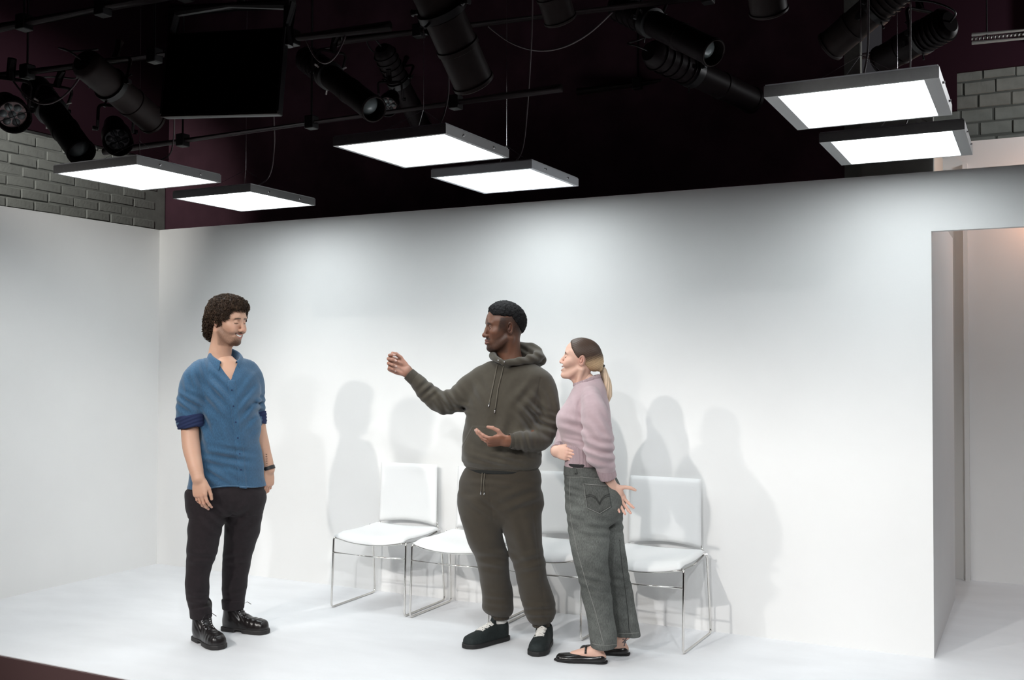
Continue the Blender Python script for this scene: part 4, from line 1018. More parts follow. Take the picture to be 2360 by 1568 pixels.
    # placket: raised band down the front
    p0, p1, p2 = J(543, 877), J(552, 990), J(566, 1120)
    def path(Z):
        s = np.clip((p0[2]-Z)/(p0[2]-p2[2]), 0, 1); return p0[0]+(p2[0]-p0[0])*s+0.006*np.sin(s*3.1)
    v.add(lambda X, Y, Z: -0.0040*sstep(0.0185, 0.0165, np.abs(X-path(Z)-0.006))*(Y < 0.0)*(Z < p0[2])+0.0030*np.exp(-((X-path(Z)+0.0125)/0.0035)**2)*(Y < 0)*(Z < p0[2]))
    # yoke seam groove on the shoulder
    v.add(lambda X, Y, Z: 0.0016*np.exp(-(((X-J(462, 856)[0])+0.35*(Z-J(462, 880)[2]))/0.0035)**2)*(Z > J(0, 935)[2])*(Y < 0.02))
    V, Q = v.mesh(); shirt = mesh_np('shirt', [(V, Q)], SHIRT, t)
    for k in range(6):
        z = p0[2]-0.05-k*0.085; x = float(path(np.array(z)))+0.006; y = v.front(x, z)
        if y is None: continue
        bm = bmesh.new(); lathe(bm, [(0, 0), (0, .0040), (.0014, .0042), (.0020, .0035), (.0014, .0020), (.0014, 0)], 12); b = link('button', bm, NAVY, shirt, smooth=True); b.matrix_local = Matrix.Translation((x, y-0.0005, z)) @ Matrix.Rotation(math.radians(90), 4, 'X')
    # hem stitching
    hx = np.linspace(J(470, 1100)[0], J(598, 1100)[0], 40); strip([(x, (v.front(x, zb-0.003+0.012*math.cos((x-0.02)*15)) or -0.1)-0.0008, zb-0.003+0.012*math.cos((x-0.02)*15)) for x in hx], mat('pale_blue_thread', (0.16, 0.27, 0.40), 0.8), 'hem_stitch', shirt, 0.0010, 5)
    # rolled cuffs
    for a, b, r0, r1 in ((J(438, 962, -0.12), J(441, 985, -0.122), 0.0765, 0.070), (J(589, 955, 0.115), J(592, 978, 0.113), 0.0595, 0.055)):
        c = Vol(np.minimum(a, b)-0.1, np.maximum(a, b)+0.1, 0.0035); c.cone(a, b, r0, r1); ax = (b-a)/np.linalg.norm(b-a)
        c.half(-ax, float(-ax@a)+0.010, k=0.006); c.half(ax, float(ax@b)+0.004, k=0.008); c.cone(a-ax*0.1, b+ax*0.12, r1-0.012, r1-0.012, op='s')
        c.add(fold((a+b)/2, ax+np.array((0.25, 0, 0.0)), 0.017, 0.0028, 0.09, 0.6, 0.5)); V, Q = c.mesh(); mesh_np('rolled_cuff', [(V, Q)], NAVY, shirt)
    # collar: stand and two fall flaps
    nc = J(520, 826, 0.004); zk = J(520, 797)[2]; zf = J(520, 834)[2]
    for s in (-1, 1):
        bm = bmesh.new(); R1 = []; n = 14
        for i in range(n+1):
            u = i/n; th = math.radians(180-s*(0+u*128)) if True else 0
            fx, fy = math.cos(math.radians(-62)), math.sin(math.radians(-62))     # body facing
            an = math.atan2(fy, fx)+math.pi-s*u*math.radians(150)
            dx, dy = math.cos(an), math.sin(an); zt = zk-(zk-zf)*u**1.2; rt = 0.068+0.006*u
            a = Vector((nc[0]+dx*rt, nc[1]+dy*rt*0.95, zt)); m_ = Vector((nc[0]+dx*(rt+0.010), nc[1]+dy*(rt+0.010), zt+0.006))
            drop = 0.046+0.012*u**3; ob = rt+0.026+0.010*u
            c_ = Vector((nc[0]+dx*ob, nc[1]+dy*ob, zt-drop)); lo = Vector((nc[0]+dx*(rt-0.001), nc[1]+dy*(rt-0.001), zt-0.05))
            R1.append([bm.verts.new(q) for q in (lo, a, m_, (m_+c_)/2+Vector((dx, dy, 0))*0.004, c_)])
        for i in range(n):
            for j in range(4): bm.faces.new((R1[i][j], R1[i+1][j], R1[i+1][j+1], R1[i][j+1]))
        bmesh.ops.recalc_face_normals(bm, faces=bm.faces)
        o = link('collar_flap', bm, SHIRT, shirt, smooth=True); md = o.modifiers.new('thick', 'SOLIDIFY'); md.thickness = 0.0035; md.offset = 0; sb = o.modifiers.new('sub', 'SUBSURF'); sb.levels = sb.render_levels = 1
    # ---- trousers
    w = Vol((-0.32, -0.32, 0.05), (0.30, 0.36, 1.0), 0.0048)
    w.loft(rows(J, [(1090, 448, 598, 0.0, 0.112), (1130, 441, 602, 0.0, 0.118), (1160, 439, 604, 0.0, 0.116), (1182, 452, 592, 0.01, 0.098)], None, None, A), ex=2.2, round_end=0.03)
    w.loft(rows(J, [(1140, 438, 526, -0.04, 0.105), (1190, 437, 520, -0.05, 0.100), (1240, 433, 506, -0.055, 0.090), (1284, 430, 497, -0.055, 0.080), (1306, 430, 487, -0.05, 0.072), (1350, 428, 482, -0.04, 0.070), (1390, 433, 482, -0.03, 0.064), (1424, 442, 483, -0.025, 0.056)], None, None, 0.0), k=0.05)
    w.loft(rows(J, [(1140, 508, 604, 0.05, 0.105), (1190, 519, 604, 0.08, 0.098), (1240, 517, 594, 0.115, 0.088), (1284, 514, 580, 0.145, 0.078), (1310, 513, 575, 0.155, 0.072), (1350, 512, 569, 0.175, 0.068), (1384, 514, 563, 0.19, 0.062), (1405, 516, 558, 0.195, 0.056)], None, None, 0.0), k=0.035)
    for c, dr, lam, amp, rad, ph, bend in (
        (J(465, 1290, -0.14), (0.15, 0, 1), 0.050, 0.0055, (0.08, 0.10, 0.05), 0.5, 1.5), (J(545, 1290, 0.06), (-0.1, 0, 1), 0.048, 0.0045, (0.08, 0.10, 0.05), 0.0, 1.5),
        (J(505, 1200, -0.12), (0.75, 0, 0.65), 0.050, 0.006, (0.08, 0.14, 0.09), 0.0, 0.8), (J(560, 1190, -0.02), (-0.7, 0, 0.7), 0.055, 0.005, (0.07, 0.14, 0.09), 0.9, 0.8),
        (J(458, 1390, -0.14), (0.2, 0, 1), 0.038, 0.005, (0.08, 0.1, 0.05), 0.5, 1.0), (J(540, 1375, 0.06), (0, 0, 1), 0.038, 0.004, (0.08, 0.1, 0.05), 0.2, 1.0)):
        w.add(fold(c, dr, lam, amp, rad, ph, bend, (1, 0, 0)))
    w.add(ripple(9, 0.13, 0.0016)); V, Q = w.mesh(); tr = mesh_np('trousers', [(V, Q)], BLK, t)
    for rr, in (([(1396, 437, 487, -0.03, 0.068), (1424, 439, 488, -0.025, 0.066)],), ([(1380, 511, 564, 0.19, 0.068), (1404, 513, 562, 0.195, 0.066)],)):
        st = rows(J, rr, None, None, 0.0); c = Vol((st[0][1]-0.12, st[0][2]-0.12, min(s_[0] for s_ in st)-0.05), (st[0][1]+0.12, st[0][2]+0.12, max(s_[0] for s_ in st)+0.05), 0.004)
        c.loft(st, round_end=0.008); V, Q = c.mesh(); mesh_np('turn_up', [(V, Q)], BLK, tr)
    # ---- boots
    shoe(fig, t, G(455, 1474), G(500, 1495), 0.272, 'boot', LEATHER, RUBB, 'boot', RUBB, eyelet=STEEL)
    shoe(fig, t, G(517, 1452), G(610, 1461), 0.272, 'boot', LEATHER, RUBB, 'boot', RUBB, eyelet=STEEL)
    # ---- head
    P = dict(skin=skin, flush=flush, smile=0.011, lips=0.9, mouth_w=0.027, lip_c=(0.42, 0.16, 0.13), lip_s=0.7, beard=((0.060, 0.028, 0.015), 0.66), chin_beard=0.75, mustache=0.85, lash_w=0.0019, brow=(0.045, 0.025, 0.015), brow_s=0.9, brow_t=1.05,
             lid=0.0015, lash=-0.0042, gaze=(1, 0, -0.45), nose=(0.123, -0.031), iris=(0.06, 0.03, 0.02), jaw=1.0, neck=1.04, neck_x=0.012)
    hc = J(524, 741, 0.0); Mh = place_head(hc, (math.cos(math.radians(24)), -math.sin(math.radians(24))), math.radians(-9), 0.0, 1.02)
    hv = head_volume(P)
    X, Y, Z = hv.coords()
    V, Q = hv.mesh(); C = head_color(V, P); head = (xform(V, Mh), Q, C)
    # ---- arms
    def tat(V, C):
        z0 = J(0, 1073)[2]; x0 = J(447, 0)[0]
        m = (np.abs(V[:, 2]-z0-0.10*(V[:, 0]-x0)) < 0.007)*(np.sin(V[:, 0]*700)*np.sin(V[:, 2]*800+1) > -0.1)*(np.abs(V[:, 0]-x0) < 0.045); C = C.copy(); C[m] = C[m]*0.45; return C
    aR = hand_parts(wR, J(466, 1180, -0.215)-wR, (-0.25, -0.95, 0.15), 1, [(14, 24, 12), (16, 26, 14), (18, 30, 15), (22, 32, 16)], (5, 1, -2, -6), [(0.85, 0.42, -0.20), (0.97, 0.10, -0.2), (0.98, -0.02, -0.2)],
                    [J(441, 925, -0.115), J(438, 985, -0.12), J(441, 1030, -0.145), J(449, 1070, -0.178), wR], [0.050, 0.047, 0.046, 0.039, 0.031], 0.97, skin=skin, flush=flush, tattoo=tat)
    wL = J(620, 1082, 0.10)
    def tatL(V, C):
        m = (np.abs(V[:, 0]-J(607, 1060)[0]-0.06*(V[:, 2]-J(0, 1060)[2])*-1) < 0.0042)*(np.sin(V[:, 2]*520)+0.6*np.sin(V[:, 2]*1130+V[:, 0]*900) > 0.1)*(V[:, 2] > J(0, 1075)[2])*(V[:, 2] < J(0, 1048)[2])*(V[:, 1] < 0.11); C = C.copy(); C[m] = C[m]*0.3; return C
    aL = hand_parts(wL, J(616, 1150, 0.09)-wL, (0.80, -0.55, 0.1), -1, [(10, 32, 26), (14, 36, 28), (18, 40, 30), (22, 42, 30)], (2, 0, -2, -5), [(0.70, 0.62, -0.45), (0.93, 0.22, -0.35), (0.97, 0.0, -0.25)],
                    [J(588, 920, 0.115), J(594, 980, 0.115), J(602, 1020, 0.11), J(612, 1055, 0.105), wL], [0.046, 0.043, 0.042, 0.036, 0.030], 0.95, skin=skin, flush=flush, tattoo=tatL)
    ib = inner_body([([J(521, 905, 0.0), J(522, 930, 0.0), J(526, 1000, 0), J(522, 1120, 0)], [0.070, 0.090, 0.092, 0.10]), ([J(521, 895, 0.02), shR, J(440, 920, -0.115), J(438, 980, -0.12)], [0.05, 0.05, 0.044, 0.042]), ([J(521, 895, 0.02), shL, J(588, 925, 0.115), J(593, 980, 0.115)], [0.05, 0.044, 0.042, 0.04]),
                     ([J(490, 1130, -0.04), J(464, 1284, -0.05), J(456, 1350, -0.04), J(460, 1400, -0.02)], [0.06, 0.036, 0.032, 0.028]), ([J(556, 1130, 0.05), J(548, 1284, 0.15), J(541, 1350, 0.17), J(538, 1385, 0.19)], [0.06, 0.036, 0.032, 0.028])])
    # chest skin in the open neck
    V, Q = ib.mesh(); ch = Vol(J(470, 905, -0.2)-0.02, J(590, 800, 0.12)+0.02, 0.0045)
    ch.loft([(z, cx, cy-0.0, max(a-0.012, 0.03), max(b-0.012, 0.03), an) for z, cx, cy, a, b, an in body[:7][::1] if True], ex=2.25, round_end=0.03); ch.chain([J(510, 812, 0.030), J(514, 838, 0.018), J(521, 866, -0.005)], [0.040, 0.048, 0.058], k=0.05)
    V2, Q2 = ch.mesh()
    mesh_np('body', [head, aR[:3], aL[:3], (V, Q, np.repeat(np.array(skin)[None], len(V), 0)), (V2, Q2, np.repeat(np.array(skin)[None], len(V2), 0))], SKIN, t)
    # wrist watch
    ax = (wL-J(612, 1055, 0.105)); ax /= np.linalg.norm(ax); bm = bmesh.new(); s_, u_ = frame_of(Vector(ax)); c0 = Vector(wL)-Vector(ax)*0.006
    ring = [c0+(s_*math.cos(k*math.pi/14)+u_*math.sin(k*math.pi/14))*0.0335 for k in range(28)]
    rr = []
    for off, rad in ((-0.010, 0.0330), (-0.010, 0.0352), (0.010, 0.0352), (0.010, 0.0330)): rr.append([bm.verts.new(c0+Vector(ax)*off+(s_*math.cos(k*math.pi/14)+u_*math.sin(k*math.pi/14))*rad) for k in range(28)])
    for a in range(4):
        for k in range(28): bm.faces.new((rr[a][k], rr[a][(k+1) % 28], rr[(a+1) % 4][(k+1) % 28], rr[(a+1) % 4][k]))
    bmesh.ops.recalc_face_normals(bm, faces=bm.faces); wt = link('wrist_watch', bm, BLACKP, t, auto=0.7); wt['label'] = 'narrow black watch band'
    # ---- hair: volume plus curls
    HAIR = mat('dark_brown_hair', (0.030, 0.017, 0.011), 0.65, spec=0.18, attr='col')
    hr = Vol((-0.155, -0.125, -0.145), (0.135, 0.125, 0.165), 0.0032)
    hr.ell((-0.014, 0, 0.046), (0.112, 0.093, 0.098)); hr.ell((0.030, 0, 0.085), (0.075, 0.075, 0.052), k=0.03); hr.ell((-0.078, 0, -0.020), (0.052, 0.072, 0.075), k=0.03); hr.ell((-0.075, 0, -0.075), (0.038, 0.055, 0.035), k=0.03)
    for s in (-1, 1): hr.ell((0.005, s*0.070, 0.035), (0.050, 0.022, 0.042), k=0.02)
    def facecut(X, Y, Z):       # hairline: forehead, temples, in front of the ear, below the ear
        d1 = np.maximum(0.066-X+0.00*Z, Z-0.075+0.0*X)                # face box in front
        d2 = np.maximum(np.maximum(0.020-X, Z-0.018), -X)                  # cheek
        d3 = np.maximum(np.maximum(-0.042-X, Z+0.012), X-0.3)              # ear and jaw
        return np.minimum(np.minimum(d1, d2), d3)+0*Y
    hr.put(facecut, (-0.06, -0.13, -0.16), (0.14, 0.13, 0.09), 0.012, 's')
    hr.add(lambda X, Y, Z: 0.0052*np.sin(X*190+2*np.sin(Z*120))*np.sin(Y*180+2*np.sin(X*110))*np.sin(Z*185+2*np.sin(Y*130)))
    V, Q = hr.mesh(); rs = np.random.RandomState(5)
    C = np.repeat(np.array((0.026, 0.015, 0.010))[None], len(V), 0)*(0.7+0.6*rs.uniform(size=len(V)))[:, None]
    parts = [(xform(V, Mh), Q, C)]
    CV, CQ, CC = [], [], []; off = 0
    cand = rs.permutation(len(V))[:2700]
    nrm = V-np.array((-0.015, 0, 0.02)); nrm /= np.linalg.norm(nrm, axis=1)[:, None]
    for ii in cand:
        p = V[ii]; nn = nrm[ii]; 
        if p[0] > 0.062 and p[2] < 0.060: continue
        tt = np.cross(nn, rs.normal(size=3)); tt /= np.linalg.norm(tt); bb = np.cross(nn, tt); R0 = rs.uniform(0.004, 0.009); n = 7; tur = rs.uniform(0.7, 1.5); r0 = rs.uniform(0.0011, 0.0020); dn = np.array((-0.2, 0, -1.0))*0.014*rs.uniform(0.3, 1.2)
        cen = [p+nn*0.001+tt*R0*math.cos(tur*2*math.pi*i/n)+bb*0.6*R0*math.sin(tur*2*math.pi*i/n)+nn*(0.004*math.sin(i/n*math.pi))+dn*(i/n) for i in range(n+1)]
        col = np.array((0.030, 0.018, 0.011))*rs.uniform(0.6, 2.4)
        for i, c in enumerate(cen):
            d = cen[min(i+1, n)]-cen[max(i-1, 0)]; d /= np.linalg.norm(d)+1e-9; s1 = np.cross(d, nn); s1 /= np.linalg.norm(s1)+1e-9; s2 = np.cross(d, s1); rr_ = r0*(1-0.55*(i/n)**2)
            for j in range(4): CV.append(c+(s1*math.cos(j*1.5708)+s2*math.sin(j*1.5708))*rr_); CC.append(col)
        for i in range(n):
            for j in range(4): CQ.append((off+i*4+j, off+i*4+(j+1) % 4, off+(i+1)*4+(j+1) % 4, off+(i+1)*4+j))
        off += 4*(n+1)
    parts.append((xform(np.array(CV), Mh), np.array(CQ), np.array(CC)))
    mesh_np('curly_hair', parts, HAIR, t)
    return t
build_man_blue()

# ================================================================== man in the olive hoodie
RIBBUMP = {}
def rib_mat(name, color, scale, axis='X', strength=0.6):
    m = mat(name, color, 0.9, spec=0.15, sheen=0.1); nt = m.node_tree; b = nt.nodes['Principled BSDF']
    tc = nt.nodes.new('ShaderNodeTexCoord'); wv = nt.nodes.new('ShaderNodeTexWave'); wv.bands_direction = axis; wv.inputs['Scale'].default_value = scale; wv.inputs['Distortion'].default_value = 0.4
    bp = nt.nodes.new('ShaderNodeBump'); bp.inputs['Strength'].default_value = strength; bp.inputs['Distance'].default_value = 0.003
    nt.links.new(tc.outputs['Object'], wv.inputs['Vector']); nt.links.new(wv.outputs['Fac'], bp.inputs['Height']); nt.links.new(bp.outputs['Normal'], b.inputs['Normal'])
    return m
def band(a, b, r0, r1, m, name, parent, hollow=None, h=0.0035, edge=0.006):
    """short tapered sleeve band from a to b"""
    a, b = np.array(a), np.array(b); c = Vol(np.minimum(a, b)-0.09, np.maximum(a, b)+0.09, h); ax = (b-a)/np.linalg.norm(b-a)
    c.cone(a-ax*0.02, b+ax*0.02, r0, r1); c.half(-ax, float(-ax@a), k=edge); c.half(ax, float(ax@b), k=edge)
    if hollow: c.cone(b-ax*0.012, b+ax*0.06, hollow, hollow, op='s', k=0.002)
    V, Q = c.mesh(); return mesh_np(name, [(V, Q)], m, parent)
def build_man_hoodie():
    fig = Fig((3.375, -0.771)); J = fig.J; G = lambda a, b: ground(fig, a, b)
    t = empty('person', (fig.root.x, fig.root.y, 0), fig.rz)
    tag(t, 'man in olive hooded sweatsuit and dark sneakers, one hand raised, looking left', 'person')
    HOOD = mat('olive_fleece', (0.055, 0.047, 0.035), 0.95, spec=0.12, sheen=0.18, noise=(50, 0.06), bump=(380, 0.12, 0.001))
    PANT = mat('dark_olive_fleece', (0.046, 0.038, 0.028), 0.95, spec=0.12, sheen=0.15, noise=(50, 0.04), bump=(380, 0.12, 0.001))
    RIB = rib_mat('olive_rib_knit', (0.056, 0.048, 0.036), 70); RIBP = rib_mat('dark_olive_rib', (0.042, 0.034, 0.025), 60)
    TEE = mat('black_tee', (0.010, 0.011, 0.010), 0.9); CORD = mat('olive_cord', (0.10, 0.088, 0.066), 0.85)
    SNK = mat('dark_green_black_nubuck', (0.016, 0.021, 0.021), 0.75, spec=0.25, noise=(80, 0.2)); SOLE = mat('black_sneaker_sole', (0.010, 0.010, 0.010), 0.7); LACE = mat('white_lace', (0.72, 0.70, 0.66), 0.8); SOCK = rib_mat('white_sock', (0.62, 0.61, 0.58), 80)
    skin, flush, palm = (0.135, 0.060, 0.036), (0.24, 0.085, 0.05), (0.42, 0.225, 0.165)
    A = math.radians(-12)
    v = Vol((-0.58, -0.36, 0.86), (0.36, 0.28, 1.60), 0.0046)
    body = rows(J, [(836, 1138, 1214, 0.0, 0.06), (848, 1116, 1238, 0.0, 0.085), (862, 1096, 1258, 0.0, 0.105), (885, 1082, 1262, 0.0, 0.122), (930, 1073, 1252, -0.01, 0.134), (980, 1071, 1246, -0.015, 0.140), (1020, 1067, 1248, -0.02, 0.146), (1052, 1065, 1249, -0.02, 0.146), (1070, 1069, 1245, -0.018, 0.138), (1078, 1074, 1240, -0.015, 0.130)], None, None, A)
    v.loft(body, ex=2.3, round_end=0.012)
    v.chain([J(1210, 858, 0.0), J(1250, 882, -0.03), J(1262, 930, -0.05), J(1262, 980, -0.06), J(1243, 1014, -0.12), J(1205, 1017, -0.205), J(1190, 1017, -0.225)], [0.055, 0.062, 0.060, 0.061, 0.058, 0.048, 0.040], k=0.03)
    v.chain([J(1130, 858, 0.01), J(1092, 885, 0.02), J(1055, 918, 0.02), J(1020, 927, 0.01), J(990, 908, 0.0), J(968, 886, -0.01), J(960, 878, -0.01)], [0.055, 0.066, 0.068, 0.064, 0.054, 0.044, 0.040], k=0.03)
    for c, dr, lam, amp, rad, ph, bend in (
        (J(1030, 925, -0.04), (0.75, 0, 0.5), 0.044, 0.0085, (0.075, 0.10, 0.07), 0.2, 1.2), (J(1060, 945, -0.04), (0.2, 0, 1.0), 0.040, 0.005, (0.05, 0.10, 0.04), 0.0, 1.0), (J(985, 900, -0.03), (0.6, 0, -0.7), 0.040, 0.006, (0.05, 0.08, 0.05), 0.6, 0.5),
        (J(1225, 960, -0.14), (0.75, 0, 0.65), 0.052, 0.0095, (0.075, 0.11, 0.085), 0.3, 0.9), (J(1262, 985, -0.10), (0.35, 0, 0.95), 0.045, 0.0085, (0.06, 0.10, 0.065), 0.8, 1.6), (J(1265, 930, -0.08), (0.95, 0, 0.25), 0.055, 0.005, (0.06, 0.09, 0.07), 0.0, 1.0),
        (J(1210, 1020, -0.2), (0.9, 0, 0.2), 0.035, 0.006, (0.05, 0.08, 0.05), 0.2, 0.5), (J(1165, 1000, -0.15), (0.9, 0, -0.35), 0.085, 0.005, (0.11, 0.14, 0.12), 0.6, 0.6), (J(1110, 900, -0.12), (0.85, 0, 0.5), 0.065, 0.005, (0.07, 0.12, 0.08), 0.0, 0.6),
        (J(1155, 1060, -0.16), (0.25, 0, 1), 0.040, 0.005, (0.16, 0.16, 0.035), 0.8, 0.3), (J(1205, 910, -0.13), (0.7, 0, -0.6), 0.07, 0.005, (0.06, 0.12, 0.08), 0.5, 0.6)):
        v.add(fold(c, dr, lam, amp*1.35, rad, ph, bend))
    v.add(ripple(12, 0.15, 0.0028))
    # kangaroo pocket: raised panel
    zt, zb = J(0, 978)[2], J(0, 1062)[2]; xl0, xl1, xr0, xr1 = J(1090, 978)[0], J(1062, 1030)[0], J(1160, 978)[0], J(1190, 1030)[0]; zm = J(0, 1030)[2]
    def pk(X, Y, Z):
        s = np.clip((zt-Z)/(zt-zm), 0, 1); e = np.minimum(np.minimum(X-(xl0+(xl1-xl0)*s), (xr0+(xr1-xr0)*s)-X), np.minimum(zt-Z, Z-zb))
        return (-0.0045*sstep(-0.002, 0.003, e)+0.0018*np.exp(-((e-0.008)/0.003)**2))*(Y < 0.0)
    v.add(pk)
    # armhole seam (image right)
    v.add(lambda X, Y, Z: 0.0022*np.exp(-((X-(J(1232, 900)[0])-0.55*(J(0, 870)[2]-Z)*(Z > J(0, 930)[2])*-0.35-0.03*np.sin((Z-1.2)*9))/0.004)**2)*(Y < 0.0)*(Z > J(0, 945)[2])*(Z < J(0, 868)[2]))
    v.chain([J(1172, 790, 0.03), J(1172, 850, 0.0)], [0.064, 0.060], k=0.006, op='s')
    V, Q = v.mesh(); hd = mesh_np('hoodie', [(V, Q)], HOOD, t)
    band(J(1193, 1017, -0.222), J(1172, 1016, -0.240), 0.0385, 0.036, RIB, 'sleeve_cuff', hd, 0.031)
    band(J(962, 880, -0.01), J(941, 861, -0.01), 0.0385, 0.0345, RIB, 'sleeve_cuff', hd, 0.030)
    wb = Vol((-0.32, -0.25, 0.84), (0.30, 0.25, 1.0), 0.0045); wb.loft(rows(J, [(1062, 1074, 1242, -0.015, 0.132), (1074, 1073, 1242, -0.015, 0.132), (1083, 1078, 1238, -0.012, 0.128)], None, None, A), ex=2.3, round_end=0.006)
    wb.add(lambda X, Y, Z: 0.0*X); V, Q = wb.mesh(); mesh_np('waist_rib', [(V, Q)], RIB, hd)
    wb = Vol((-0.32, -0.25, 0.82), (0.30, 0.25, 0.98), 0.0045); wb.loft(rows(J, [(1074, 1076, 1238, -0.012, 0.129), (1088, 1080, 1225, -0.016, 0.127)], None, None, A), ex=2.3, round_end=0.006); V, Q = wb.mesh(); mesh_np('undershirt_hem', [(V, Q)], TEE, t)
    # hood
    k = Vol((-0.18, -0.26, 1.36), (0.30, 0.24, 1.66), 0.004)
    ring = [J(1154, 833, -0.125), J(1141, 826, -0.075), J(1137, 818, -0.005), J(1152, 808, 0.07), J(1190, 802, 0.105), J(1226, 808, 0.085), J(1240, 822, 0.01), J(1205, 832, -0.075), J(1160, 837, -0.125)]
    k.chain(ring, [0.014, 0.018, 0.022, 0.028, 0.034, 0.036, 0.031, 0.022, 0.015], n=7)
    k.ell(J(1222, 828, 0.10), (0.085, 0.065, 0.055), k=0.03); k.ell(J(1190, 822, 0.13), (0.10, 0.06, 0.06), k=0.03)
    k.chain([J(1226, 800, 0.09), J(1250, 832, 0.05)], [0.014, 0.022], k=0.02)
    k.add(fold(J(1220, 815, 0.0), (0.5, 0, 0.85), 0.036, 0.005, (0.10, 0.2, 0.06), 0.3, 1.0)); k.add(fold(J(1145, 820, -0.05), (0.8, 0, 0.5), 0.03, 0.002, 0.06))
    k.chain([J(1166, 760, 0.03), J(1171, 806, 0.015), J(1172, 840, 0.005)], [0.062, 0.062, 0.060], k=0.004, op='s')
    V, Q = k.mesh(); mesh_np('hood', [(V, Q)], HOOD, hd)
    # drawstrings with metal tips
    for a, m1, b in (((1148, 833), (1136, 890), (1126, 938)), ((1163, 836), (1148, 895), (1140, 952))):
        P = trace(fig, v, [a, m1, b], 12, 0.004, -0.13); st = strip(P[:-2], CORD, 'drawstring', hd, 0.0033); strip(P[-3:], STEEL, 'cord_tip', st, 0.0042)
    for q in ((1149, 831), (1163, 835)):
        p = J(*q, 0); y = min([yy for yy in (k.front(p[0], p[2]), v.front(p[0], p[2])) if yy is not None] or [-0.12]); bm = bmesh.new(); bmesh.ops.create_uvsphere(bm, u_segments=10, v_segments=6, radius=0.0034); e = link('eyelet', bm, STEEL, hd, smooth=True); e.location = (p[0], y-0.001, p[2])
    # ---- sweatpants
    w = Vol((-0.33, -0.30, 0.06), (0.32, 0.32, 1.0), 0.005)
    w.loft(rows(J, [(1070, 1078, 1236, 0.0, 0.125), (1092, 1064, 1246, -0.005, 0.138), (1130, 1059, 1249, -0.005, 0.145), (1165, 1059, 1249, 0.0, 0.135), (1190, 1075, 1238, 0.0, 0.115), (1210, 1105, 1205, 0.0, 0.085)], None, None, A), ex=2.3, round_end=0.03)
    w.loft(rows(J, [(1140, 1059, 1156, -0.01, 0.125), (1200, 1063, 1156, -0.015, 0.118), (1250, 1078, 1162, -0.01, 0.108), (1290, 1097, 1172, 0.01, 0.098), (1340, 1107, 1177, 0.05, 0.092), (1385, 1111, 1184, 0.085, 0.090), (1408, 1115, 1183, 0.095, 0.076), (1420, 1128, 1177, 0.10, 0.055)], None, None, 0.0), k=0.03, round_end=0.02)
    w.loft(rows(J, [(1140, 1140, 1249, -0.01, 0.125), (1200, 1150, 1249, -0.02, 0.120), (1250, 1166, 1250, -0.025, 0.108), (1290, 1179, 1255, -0.015, 0.100), (1340, 1191, 1264, 0.005, 0.094), (1390, 1202, 1278, 0.025, 0.092), (1418, 1210, 1280, 0.03, 0.084), (1438, 1223, 1270, 0.03, 0.058)], None, None, 0.0), k=0.008, round_end=0.02)
    for c, dr, lam, amp, rad, ph, bend in (
        (J(1140, 1295, -0.12), (0.2, 0, 1), 0.060, 0.010, (0.09, 0.12, 0.06), 0.4, 1.6), (J(1225, 1300, -0.12), (-0.2, 0, 1), 0.065, 0.009, (0.09, 0.12, 0.07), 0.0, 1.6), (J(1150, 1110, -0.14), (0.1, 0, 1), 0.045, 0.005, (0.16, 0.14, 0.05), 0.3, 0.4),
        (J(1120, 1170, -0.12), (0.6, 0, 0.8), 0.06, 0.007, (0.08, 0.14, 0.07), 0.5, 0.8), (J(1200, 1150, -0.14), (-0.35, 0, 0.95), 0.065, 0.007, (0.11, 0.14, 0.09), 0.2, 0.8), (J(1150, 1395, -0.10), (0.1, 0, 1), 0.045, 0.008, (0.09, 0.12, 0.05), 1.0, 1.2), (J(1245, 1412, -0.08), (0, 0, 1), 0.045, 0.008, (0.09, 0.12, 0.05), 0.6, 1.2),
        (J(1200, 1230, -0.12), (0.9, 0, 0.3), 0.08, 0.006, (0.08, 0.12, 0.12), 0.2, 0.5)):
        w.add(fold(c, dr, lam, amp, rad, ph, bend, (1, 0, 0)))
    w.add(ripple(22, 0.15, 0.003))
    # fly seam and side seam grooves
    w.add(lambda X, Y, Z: 0.003*np.exp(-((X-J(1128, 1110)[0]-0.12*(J(0, 1110)[2]-Z))/0.004)**2)*(Y < 0)*(Z > J(0, 1190)[2])+0.0025*np.exp(-((X-J(1246, 1200)[0]-0.12*(J(0, 1250)[2]-Z)+0.02)/0.0035)**2)*(Y < 0.02)*(Z < J(0, 1150)[2]))
    V, Q = w.mesh(); pt = mesh_np('sweatpants', [(V, Q)], PANT, t)
    for a, b, r in ((J(1153, 1412, 0.10), J(1153, 1427, 0.10), 0.0500), (J(1247, 1429, 0.03), J(1247, 1445, 0.03), 0.0485)): band(a, b, r, r-0.002, RIBP, 'ankle_cuff', pt, 0.040)
    for a, m1, b in (((1112, 1086), (1110, 1110), (1108, 1140)), ((1118, 1087), (1115, 1112), (1116, 1141))):
        P = trace(fig, w, [a, m1, b], 8, 0.004, -0.13); st = strip(P[:-2], CORD, 'waist_cord', pt, 0.0030); strip(P[-3:], STEEL, 'cord_tip', st, 0.0036)
    # ---- sneakers and socks
    oR, MR, _ = shoe(fig, t, G(1166, 1473), G(1090, 1491), 0.285, 'sneaker', SNK, SOLE, 'sneaker', LACE)
    oL, ML, _ = shoe(fig, t, G(1258, 1480), G(1238, 1508), 0.285, 'sneaker', SNK, SOLE, 'sneaker', LACE)
    for Mx, top in ((MR, J(1154, 1405, 0.10)), (ML, J(1247, 1424, 0.03))):
        a = (Mx @ np.array((0.045, 0, 0.06, 1)))[:3]; c = Vol(np.minimum(a, top)-0.07, np.maximum(a, top)+0.07, 0.004); c.chain([a, (a+top)/2, top], [0.038, 0.037, 0.040]); V, Q = c.mesh(); mesh_np('sock', [(V, Q)], SOCK, t)
